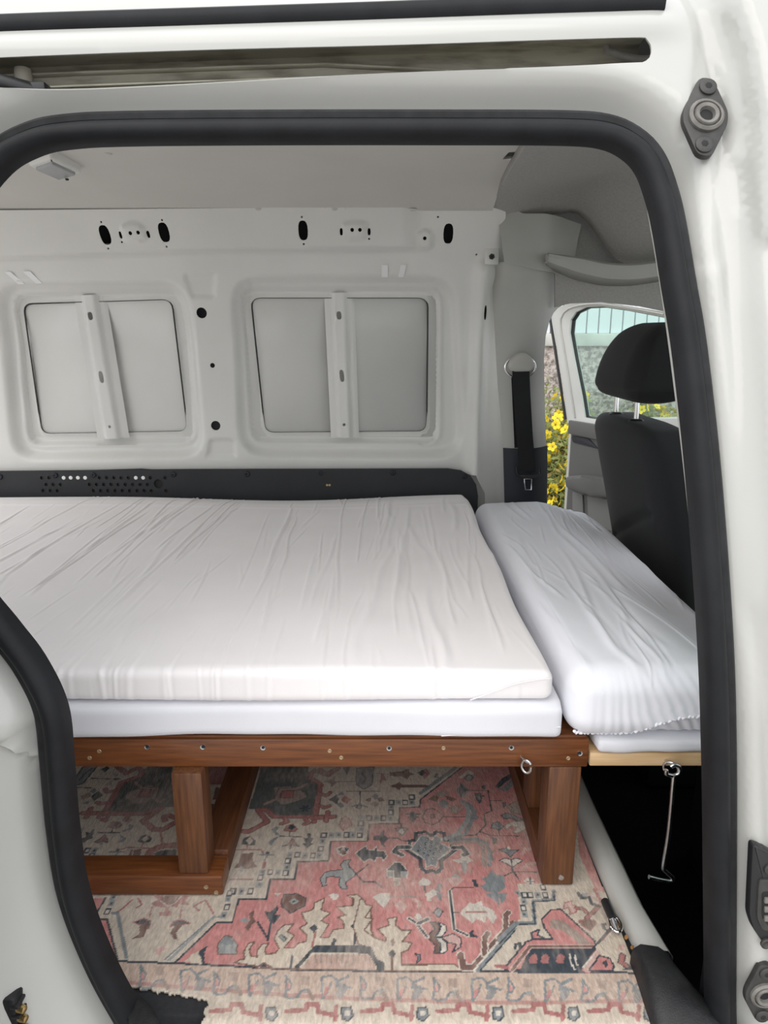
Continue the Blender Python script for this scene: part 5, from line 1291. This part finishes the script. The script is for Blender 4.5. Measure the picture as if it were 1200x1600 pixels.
for (px, py) in [(232, 1530), (347, 1539), (459, 1545), (576, 1546), (690, 1548), (806, 1549), (922, 1551)]: bfig2(px, py)
# outer cream band under the border, with faint rose and grey figures
for x in np.arange(330, 1010, 118):
    line(None, ROSE, [x, 1585, x + 30, 1583, x + 32, 1574, x + 48, 1574, x + 50, 1586, x + 78, 1592], .006); fill(None, MID, [x + 86, 1580, x + 100, 1578, x + 104, 1592, x + 96, 1600, x + 86, 1596], SLATE); fill(None, LIGHT, [x + 91, 1585, x + 98, 1585, x + 98, 1593, x + 91, 1593])
    line(None, ROSE, [x + 78, 1577, x + 76, 1598], .005)
# worn pile: patches rubbed towards cream, and slow tone drift
rs = np.random.RandomState(4)
def vnoise(sx, sy):
    g = rs.rand(int(1.2 / sx) + 4, int(1.6 / sy) + 4); u = (RX + .66) / sx; v = (RY - .64) / sy; i = u.astype(int); j = v.astype(int); fu = u - i; fv = v - j
    fu = fu * fu * (3 - 2 * fu); fv = fv * fv * (3 - 2 * fv)
    return (g[i, j] * (1 - fu) + g[i + 1, j] * fu) * (1 - fv) + (g[i, j + 1] * (1 - fu) + g[i + 1, j + 1] * fu) * fv
wear = np.clip(.50 * vnoise(.09, .07) + .30 * vnoise(.03, .03) + .30 * vnoise(.0035, .016) - .42, 0, 1) * 1.1
COLR = COLR * (1 - wear[..., None]) + np.array((.62, .53, .46)) * wear[..., None]
th = .90 + .2 * vnoise(.0034, .010); COLR = np.clip(COLR * th[..., None], 0, 1)
# outline of the rug: cut away at the rear of the door step
zr = .0045 + .0012 * vnoise(.12, .1)
yfront = np.where(RX < fl2(None, 322, 1575)[0] + .002 * np.sin(RY * 400), np.interp(RX, [fl2(None, 150, 1540)[0], fl2(None, 260, 1558)[0], fl2(None, 320, 1566)[0]], [fl2(None, 150, 1540)[1], fl2(None, 260, 1556)[1], fl2(None, 322, 1566)[1]]), .655) + .0015 * np.sin(RX * 330) + .001 * np.sin(RX * 811)
xright = np.interp(RY, [.64, .70, .79, .87, 1.05, 2.1], [.334, .334, .334, .333, .332, .332])
keep = (RY > yfront) & (RX < xright)
drop = sstep(.70, .655, RY); zr = zr - .035 * drop ** 2
idx = np.arange(RX.size).reshape(RX.shape)
q = np.stack([idx[:-1, :-1], idx[:-1, 1:], idx[1:, 1:], idx[1:, :-1]], -1)
kf = (keep[:-1, :-1] & keep[:-1, 1:] & keep[1:, 1:] & keep[1:, :-1])
q = q[kf]; used = np.unique(q); mp = -np.ones(RX.size, int); mp[used] = np.arange(len(used)); q = mp[q]
me = bpy.data.meshes.new('rug'); nv = len(used); nf = len(q)
me.vertices.add(nv); me.loops.add(nf * 4); me.polygons.add(nf)
me.vertices.foreach_set('co', np.stack([RX.ravel()[used], RY.ravel()[used], zr.ravel()[used]], 1).ravel().astype(np.float32))
me.loops.foreach_set('vertex_index', q.ravel().astype(np.int32))
me.polygons.foreach_set('loop_start', (np.arange(nf) * 4).astype(np.int32)); me.update(calc_edges=True)
ca = me.color_attributes.new('col', 'FLOAT_COLOR', 'POINT')
cc = np.ones((nv, 4), np.float32); cc[:, :3] = COLR.reshape(-1, 3)[used]; ca.data.foreach_set('color', cc.ravel())
rug = link('rug', me, RUGM, None, True, 80)
tag(rug, 'worn pink and cream oriental rug with grey motifs on the van floor', 'rug')
# frayed pile edge along the cut
md = rug.modifiers.new('t', 'SOLIDIFY'); md.thickness = .004; md.offset = -1
